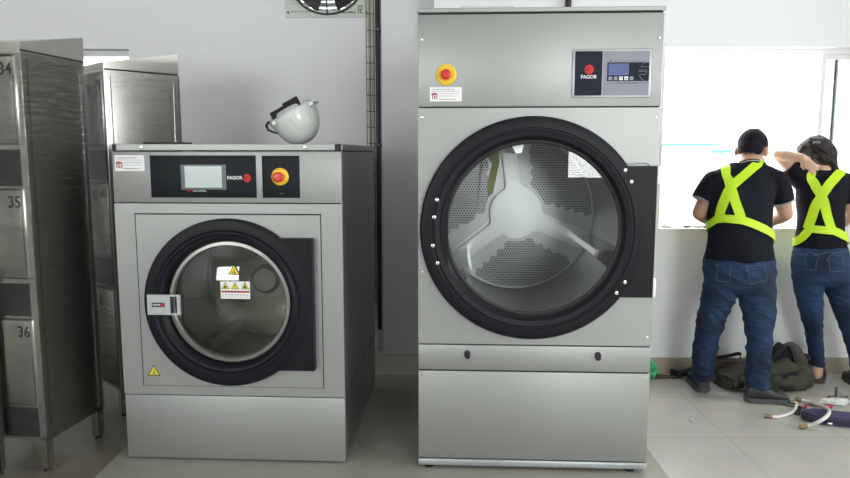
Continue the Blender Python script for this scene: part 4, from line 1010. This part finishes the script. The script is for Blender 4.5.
b = new(); hloft(b, pelvis); hloft(b, legL); hloft(b, legR); jeans, jb = finish('jeans', b, 'denim', wom, loc, .008, 4, (.004, (5, 5, 18), .5, 8))
for q in (((798, 254), (818, 255), (816, 272), (800, 272)), ((831, 256), (850, 254), (850, 272), (833, 273))):
    pocket(jb, jeans, loc, q, 4.05)
cloth_strip('waistband_seam', jb, [P(797, 253, 4.12), P(808, 253, 4.07), P(822, 253, 4.05), P(836, 252.5, 4.07), P(846, 252, 4.12)], .005, 'stitch', jeans, loc, .001, 30, .0015)
cloth_strip('harness_strap', sb, [P(812, 180, 4.36), P(810, 174, 4.27), P(811, 175, 4.15), P(817, 187, 4.10), P(825, 201, 4.08), P(830, 216, 4.08), P(834, 231, 4.10)], .052, 'hivis', wom, loc)
cloth_strip('harness_strap', sb, [P(839, 180, 4.36), P(839, 174.5, 4.27), P(837, 175.5, 4.15), P(829, 185, 4.10), P(820, 199, 4.08), P(812, 213, 4.09), P(806, 229, 4.12)], .052, 'hivis', wom, loc, .0075)
cloth_strip('harness_belt', sb, [P(820, 240, 4.36), P(803, 243, 4.31), P(796.5, 242, 4.22), P(800, 237, 4.14), P(808, 229, 4.10), P(822, 230, 4.09), P(836, 231, 4.10), P(842, 236, 4.14), P(845.5, 242, 4.22), P(838, 243, 4.31), P(820, 240, 4.36)], .046, 'hivis', wom, loc, .010, 90)
hl = G(812, 381); shoe(wom, (hl.x+.003, hl.y-.045, 0), math.radians(60), .205, .122)
hr = G(860, 390); shoe(wom, (P(860, 380, 4.19).x, 4.14, 0), math.radians(80), .25, .122)

# ------------------------------------------------------------------ bag and small things on the floor
bl = G(768, 388); bag = thing('duffel_bag', 'open dark olive canvas tool bag on the floor between the two people', 'bag', (2.10, 4.21, 0))
loc = Vector((2.10, 4.21, 0))
b = new()
secs = [(-.26, .07, .10, .09), (-.22, .13, .13, .105), (-.14, .14, .15, .125), (-.06, .135, .15, .118), (0, .14, .15, .150), (.12, .145, .155, .195), (.21, .14, .145, .19), (.275, .085, .11, .14)]
rows_ = []
for x, wy, wz, h_ in secs:
    R = []
    for k in range(20):
        a = 2*PI*k/20; ca, sa = math.cos(a), math.sin(a); R.append(b.verts.new((x+.012*noise.noise(Vector((x*9, k*.8, 0))), wy*math.copysign(abs(ca)**.7, ca)*(1-.12*max(0, sa)), h_/2+h_/2*math.copysign(abs(sa)**.7, sa)+(.012*noise.noise(Vector((x*14, k, 3))) if sa > 0 else 0))))
    rows_.append(R)
for i in range(len(rows_)-1):
    for k in range(20): b.faces.new((rows_[i][k], rows_[i][(k+1) % 20], rows_[i+1][(k+1) % 20], rows_[i+1][k]))
b.faces.new(rows_[0]); b.faces.new(rows_[-1][::-1])
bmesh.ops.subdivide_edges(b, edges=b.edges[:], cuts=2, use_grid_fill=True)
me = bpy.data.meshes.new('x'); bmesh.ops.recalc_face_normals(b, faces=b.faces); b.to_mesh(me); b.free(); me.update(); wrinkle(me, .032, (8, 8, 13), 4); creases(me, .016, (7, 7, 9), 1.2, 4)
for v in me.vertices: v.co.z = max(v.co.z, .001)
bgv = BVHTree.FromPolygons([v.co+loc for v in me.vertices], [p.vertices[:] for p in me.polygons])
bb = obj('bag_body', me, 'olive', bag, True, None, 70)
for nm_, mt_, w_, g_ in (('pocket_zipper', 'bag_in', .020, [P(716, 367, 4.08), P(717.5, 373, 4.07), P(722, 379, 4.07), P(729, 383, 4.07)]), ('tag', 'white', .016, [P(721, 376, 4.06), P(728.5, 377.5, 4.06)]), ('body_seam', 'bag_strap', .007, [P(766, 372, 4.06), P(780, 373, 4.06), P(792, 375, 4.06), P(803, 369, 4.10)]), ('body_seam', 'bag_strap', .007, [P(741, 362, 4.12), P(738, 372, 4.07), P(741, 386, 4.07)]), ('end_patch', 'bag_in', .030, [P(784, 378, 4.06), P(793, 376.5, 4.06), P(799, 373, 4.09)])): cloth_strip(nm_, bgv, g_, w_, mt_, bag, loc, .002, 20, .003)
def arch(x0, x1, y, z0, h, dy, n=14): return [Vector((x0+(x1-x0)*k/n, y+dy*math.sin(PI*k/n), z0+h*math.sin(PI*k/n)**.8)) for k in range(n+1)]
# raised mouth: a hood of canvas with dark lining
fx0, fx1 = P(768, 366, 4.2).x-loc.x, P(803, 366, 4.2).x-loc.x
fb = new(); rows_ = [[fb.verts.new(p) for p in arch(fx0+.008, fx1-.080, -.066, .150, .135, .0)]]
for j, (yy, hh_, sc_) in enumerate(((-.06, .135, 1), (-.02, .15, 1), (.04, .13, 1.05), (.09, .06, 1.1))):
    rows_.append([fb.verts.new(p) for p in arch(fx0-.02*(sc_-1), fx1+.02*(sc_-1)+.03*j, yy, .165-.02*j, hh_, .0)])
for i in range(4):
    for k in range(14): fb.faces.new((rows_[i][k], rows_[i][k+1], rows_[i+1][k+1], rows_[i+1][k]))
me = bpy.data.meshes.new('x'); fb.to_mesh(me); fb.free(); o = obj('mouth_flap', me, 'olive', bag, True, None, 80); sm = o.modifiers.new('s', 'SOLIDIFY'); sm.thickness = .008
b = new(); pts_ = arch(fx0+.012, fx1-.076, -.045, .150, .130, 0); pts_ = [(p.x, p.z) for p in pts_]; prism(b, pts_, -.05, .03); obj('mouth_lining', b, 'bag_in', bag, False)
b = new(); tube(b, arch(fx0+.006, fx1-.079, -.070, .150, .136, 0), .004, 6); obj('zipper', b, 'bag_strap', bag)
b = new(); pts_ = [P(753, 360, 4.25), P(741, 363, 4.30), P(720, 358, 4.34), P(742, 354.5, 4.34), P(741, 357, 4.28)]
# brown side flap seen behind the man's legs
x0, x1 = P(712, 360, 4.36).x, P(742, 360, 4.36).x
b = new(); zprism(b, [(x0, 4.31), (x1, 4.30), (x1+.02, 4.41), (x0, 4.42)], .055, .125); bmesh.ops.bevel(b, geom=b.edges[:], offset=.012, segments=2, affect='EDGES'); shift(b, -loc); obj('side_pouch', b, 'brown', bag)
def webbing(name, pts, w, m, par, loc, t=.004):
    """flat strap through points, width horizontal/vertical as it runs"""
    bm = new(); V = []; pts = [Vector(p) for p in pts]; n = len(pts)
    for i, p in enumerate(pts):
        t_ = (pts[min(i+1, n-1)]-pts[max(i-1, 0)]).normalized(); s = Vector((0, 0, 1)); s = (s-t_*s.dot(t_)).normalized(); q = t_.cross(s)
        V.append([bm.verts.new(p+s*a*w/2+q*c*t/2-loc) for a, c in ((-1, -1), (1, -1), (1, 1), (-1, 1))])
    for i in range(n-1):
        for k in range(4): bm.faces.new((V[i][k], V[i][(k+1) % 4], V[i+1][(k+1) % 4], V[i+1][k]))
    bm.faces.new(V[0]); bm.faces.new(V[-1][::-1]); return obj(name, bm, m, par)
webbing('shoulder_strap', [G(670.5, 372, .03), G(677, 374, .03), G(685, 373, .03), G(694, 371, .035), G(712, 369, .04), Vector((1.88, 4.30, .08))], .045, 'bag_strap', bag, loc, .012)
webbing('handle', [P(714, 358, 4.35), P(728, 356, 4.34), P(738, 353.5, 4.34), P(741, 354, 4.33), P(740, 358, 4.30)], .022, 'bag_strap', bag, loc, .006)
webbing('handle', [(loc.x+.20, loc.y-.02, .19), (loc.x+.26, loc.y-.02, .205), (loc.x+.30, loc.y+.0, .18), (loc.x+.31, loc.y+.04, .13)], .03, 'bag_strap', bag, loc, .006)

def hose(pts, label, z=None):
    p3 = [Vector((*G(x, y, .012+q)[:2], .012+q)) for x, y, q in pts]; t = thing('flexible_hose', label, 'hose', (p3[0].x, p3[0].y, 0), 0, 'white hoses on the floor'); l = Vector(t.location)
    fine = []                                          # Catmull-Rom
    for i in range(len(p3)-1):
        a, b_, c_, d_ = p3[max(i-1, 0)], p3[i], p3[i+1], p3[min(i+2, len(p3)-1)]
        for k in range(6):
            u = k/6; fine.append(.5*((2*b_)+(c_-a)*u+(2*a-5*b_+4*c_-d_)*u*u+(3*b_-a-3*c_+d_)*u**3))
    fine.append(p3[-1]); obj('hose_tube', shift(tube(new(), fine, .0095, 10), -l), 'hose', t)
    for e, f_ in ((fine[0], fine[1]), (fine[-1], fine[-2])):
        d_ = (e-f_).normalized(); b = new(); tube(b, [e-d_*.004, e+d_*.014], .0118, 6); tube(b, [e-d_*.025, e-d_*.004], .0102, 12); obj('brass_nut', shift(b, -l), 'brass', t)
hose([(767.5, 416, 0), (777, 416.8, 0), (787, 414.5, 0), (794, 411, 0), (796.5, 406, 0), (795, 402.5, 0), (792.5, 402, 0)], 'short white braided hose curling beside the dark work shoe')
hose([(802.5, 426.8, 0), (810, 425, .012), (820, 421, .046), (827.5, 415.5, .066), (829, 410.5, .060), (823, 406, .03), (812, 402.3, .012), (803, 400.5, 0), (798, 399.3, 0)], 'long white hose bent over the purple case')
# purple case
c0, c1 = G(814, 420), G(866, 426); ax = (c1-c0); L_ = ax.length; an = math.atan2(ax.y, ax.x)
pc = thing('pouch', 'purple zipped oval pouch on the floor at the right edge', 'pouch', (c0.x, c0.y, 0), an)
b = new(); 
def stad(r, L, n=14): return [(L+r*math.cos(a), r*math.sin(a)) for a in [-PI/2+PI*k/n for k in range(n+1)]]+[(r*math.cos(a), r*math.sin(a)) for a in [PI/2+PI*k/n for k in range(n+1)]]
zprism(b, stad(.062, L_), .003, .046); bmesh.ops.bevel(b, geom=[e for e in b.edges if abs(e.verts[0].co.z-e.verts[1].co.z) < 1e-5], offset=.012, segments=3, affect='EDGES'); obj('pouch_body', b, 'purple', pc)
b = new(); zprism(b, stad(.0635, L_), .012, .026); obj('pouch_band', b, 'purple_d', pc)
b = new(); tube(b, [(x, y, .027) for x, y in stad(.063, L_)]+[(L_, -.063, .027)], .003, 6, None); obj('zipper', b, 'ink', pc)
obj('zip_pull', box(new(), (.05, -.078, .010), (.075, -.066, .022), .003), 'steel_hi', pc)
# tools
def tool(name, label, cat, a, b_, build):
    a, b_ = Vector(a), Vector(b_); v = b_-a; t = thing(name, label, cat, (a.x, a.y, 0), math.atan2(v.y, v.x)); build(t, v.length); return t
def pliers(hm, jm, hl=.6):
    def f(t, L):
        for s in (-1, 1):
            b = new(); tube(b, [(0, s*.022, .010), (L*.3, s*.020, .010), (L*hl, s*.005, .010)], [.008, .009, .006], 8, 'round'); obj('grip', b, hm, t)
            b = new(); box(b, (L*(hl-.03), min(0, -s*.014), .003), (L, max(0, -s*.014), .017), .003); obj('jaw', b, jm, t)
        b = new(); tube(b, [(L*(hl+.04), 0, .001), (L*(hl+.04), 0, .020)], .013, 14); obj('pivot', b, jm, t)
    return f
def driver(hm):
    def f(t, L):
        b = new(); tube(b, [(0, 0, .013), (L*.1, 0, .013), (L*.36, 0, .013), (L*.4, 0, .013)], [.009, .012, .011, .007], 12, 'round'); obj('handle', b, hm, t)
        b = new(); tube(b, [(L*.38, 0, .013), (L, 0, .006)], .0035, 8); obj('shaft', b, 'tool_grey', t)
    return f
tool('pliers', 'brown-handled pliers on the floor beside the tumble dryer', 'pliers', G(655, 378), G(681, 378), pliers('tool_brown', 'tool_dark', .62))
tool('pliers', 'red-handled pliers between the white hoses', 'pliers', G(801.5, 406), G(797, 415.5), pliers('tool_red', 'tool_dark', .42))
tool('screwdriver', 'red screwdriver lying against the far side of the purple pouch', 'screwdriver', G(822, 409.5), G(845, 407.5), driver('tool_red'))
tool('rod', 'thin dark metal rod lying beside the dark work shoe', 'rod', G(782, 405), G(799, 408.5), lambda t, L: (obj('shaft', tube(new(), [(0, 0, .004), (L, 0, .004)], .004, 8), 'tool_dark', t), obj('tip', tube(new(), [(L, 0, .004), (L+.02, 0, .004)], [.006, .003], 8), 'tool_grey', t)))
tool('adjustable_wrench', 'grey adjustable wrench lying among the white hoses', 'wrench', G(808, 405.5), G(819, 406.5), lambda t, L: (obj('handle', box(new(), (0, -.009, .002), (L*.7, .009, .012), .003), 'tool_grey', t), obj('jaw', prism(new(), [(L*.65, .002), (L, .002), (L*1.02, .016), (L*.65, .018)], -.022, .022), 'tool_grey', t)))
gp = G(838, 398.5); br = thing('bracket', 'small grey metal bracket standing behind the white plastic bag', 'bracket', (gp.x, gp.y, 0), .2)
obj('base', box(new(), (-.05, -.03, 0), (.05, .03, .012), .003), 'tool_grey', br); obj('upright', box(new(), (-.018, -.012, .010), (.022, .012, .072), .004), 'tool_grey', br)
b = new(); tube(b, [(-.04, -.02, .012), (-.04, -.02, .018)], .008, 6); tube(b, [(.04, -.02, .012), (.04, -.02, .018)], .008, 6); obj('bolt', b, 'tool_dark', br)
def crumple(name, label, c, r, m, n=5, seed=0, cat='plastic bag'):
    b = new(); bmesh.ops.create_icosphere(b, subdivisions=4, radius=1)
    for v in b.verts:
        d = v.co.normalized(); k = 1+.45*noise.noise(d*2.2+Vector((seed, 0, 0)))+.22*noise.noise(d*5+Vector((0, seed, 0))); v.co = Vector((d.x*r[0]*k, d.y*r[1]*k, max(0.001, r[2]*.9+d.z*r[2]*k)))
    return tag(obj(name, b, m, None, True, (c[0], c[1], 0), 30), label, cat)
c = G(836, 404); crumple('plastic_bag', 'crumpled white plastic bag on the floor behind the purple pouch', c, (.085, .04, .016), 'poly', seed=3)
c = G(648, 377); crumple('plastic_bag', 'crumpled green plastic bag on the floor beside the tumble dryer', (c.x, c.y), (.055, .055, .055), 'green', seed=5)
a, b_ = G(690, 420.5), G(694, 422.5); tag(obj('plastic_scrap', shift(tube(new(), [a+Vector((0, 0, .005)), a.lerp(b_, .6)+Vector((0, 0, .005)), b_+Vector((0, 0, .004))], [.006, .006, .003], 8, 'round'), -Vector((a.x, a.y, 0))), 'poly', None, True, (a.x, a.y, 0)), 'tiny white plastic scrap alone on the floor tiles', 'scrap')
a, b_ = G(803, 430), G(824, 430); tag(obj('wire_piece', shift(tube(new(), [a+Vector((0, 0, .003)), a.lerp(b_, .5)+Vector((0, -.01, .003)), b_+Vector((0, .01, .003))], .003, 6), -Vector((a.x, a.y, 0))), 'tool_grey', None, True, (a.x, a.y, 0)), 'thin bent wire on the floor in front of the purple pouch', 'wire')
# things on the window sill
zs = wz0+.001
def sill(px): p = P(px, 229, YW+.04); return Vector((p.x, YW+.04, zs))
def marker(name, label, cat, px0, px1, m, cap):
    a, b_ = sill(px0), sill(px1); t = thing(name, label, cat, a); L_ = b_.x-a.x
    obj('barrel', tube(new(), [(0, 0, .007), (L_*.65, 0, .007)], .007, 10), m, t); obj('tip', tube(new(), [(L_*.65, 0, .007), (L_, 0, .007)], [.0055, .004], 10), cap, t)
marker('pen', 'dark pen lying on the window sill left of the elbow', 'pen', 684, 691, 'ink', 'tool_dark'); marker('screwdriver', 'red-ended screwdriver on the window sill beside the elbow', 'screwdriver', 693, 704, 'inkg', 'redprint')
t = thing('key', 'small dark key on the left end of the window sill', 'key', sill(664)); obj('bow', lathe(new(), [(.012, 0), (.012, .004), (.005, .004), (.005, 0)], 0, .012, 16, True), 'ink', t); obj('shank', box(new(), (.01, 0, 0), (.05, .004, .008), .001), 'tool_dark', t)

# ------------------------------------------------------------------ light
w = bpy.data.worlds.new('sky'); SC.world = w; w.use_nodes = True; nt = w.node_tree; bg = nt.nodes['Background']
tc = nt.nodes.new('ShaderNodeTexCoord'); sp = nt.nodes.new('ShaderNodeSeparateXYZ'); cr = nt.nodes.new('ShaderNodeValToRGB')
cr.color_ramp.elements[0].position = .0; cr.color_ramp.elements[0].color = (1, 1, 1, 1); cr.color_ramp.elements[1].position = .8; cr.color_ramp.elements[1].color = (.86, .93, 1, 1)
nt.links.new(tc.outputs['Generated'], sp.inputs[0]); nt.links.new(sp.outputs[2], cr.inputs[0]); nt.links.new(cr.outputs[0], bg.inputs[0]); bg.inputs[1].default_value = 1.5
def area(name, loc, rot, sx, sy, power, col=(1, 1, 1)):
    l = bpy.data.lights.new(name, 'AREA'); l.shape = 'RECTANGLE'; l.size = sx; l.size_y = sy; l.energy = power; l.color = col
    o = bpy.data.objects.new(name, l); COL.objects.link(o); o.location = loc; o.rotation_euler = rot; return o
area('daylight_window', ((wx0+wx1)/2, YW+.24, (wz0+wz1)/2), (-PI/2, 0, 0), wx1-wx0, wz1-wz0, 32)
area('added_fill_right', (XR+.16, (rr_[0]+rr_[1])/2, (rr_[2]+rr_[3])/2), (0, PI/2, 0), rr_[3]-rr_[2], rr_[1]-rr_[0], 110)  # added fill light, shines in through the made-up right-hand opening
area('daylight_rear_left', ((ra[0]+ra[1])/2, YB-.14, (ra[2]+ra[3])/2), (PI/2, 0, 0), ra[1]-ra[0], ra[3]-ra[2], 78)
area('daylight_rear_right', ((rb[0]+rb[1])/2, YB-.14, (rb[2]+rb[3])/2), (PI/2, 0, 0), rb[1]-rb[0], rb[3]-rb[2], 78)
SC.view_settings.view_transform = 'Standard'; SC.view_settings.look = 'None'; SC.view_settings.gamma = 1; SC.view_settings.exposure = .92
SC.view_settings.use_curve_mapping = False
SC.cycles.use_denoising = True; SC.cycles.max_bounces = 10; SC.cycles.transparent_max_bounces = 16; SC.cycles.diffuse_bounces = 6; SC.cycles.glossy_bounces = 5
SC.cycles.sample_clamp_indirect = 6; SC.cycles.caustics_reflective = False; SC.cycles.caustics_refractive = False
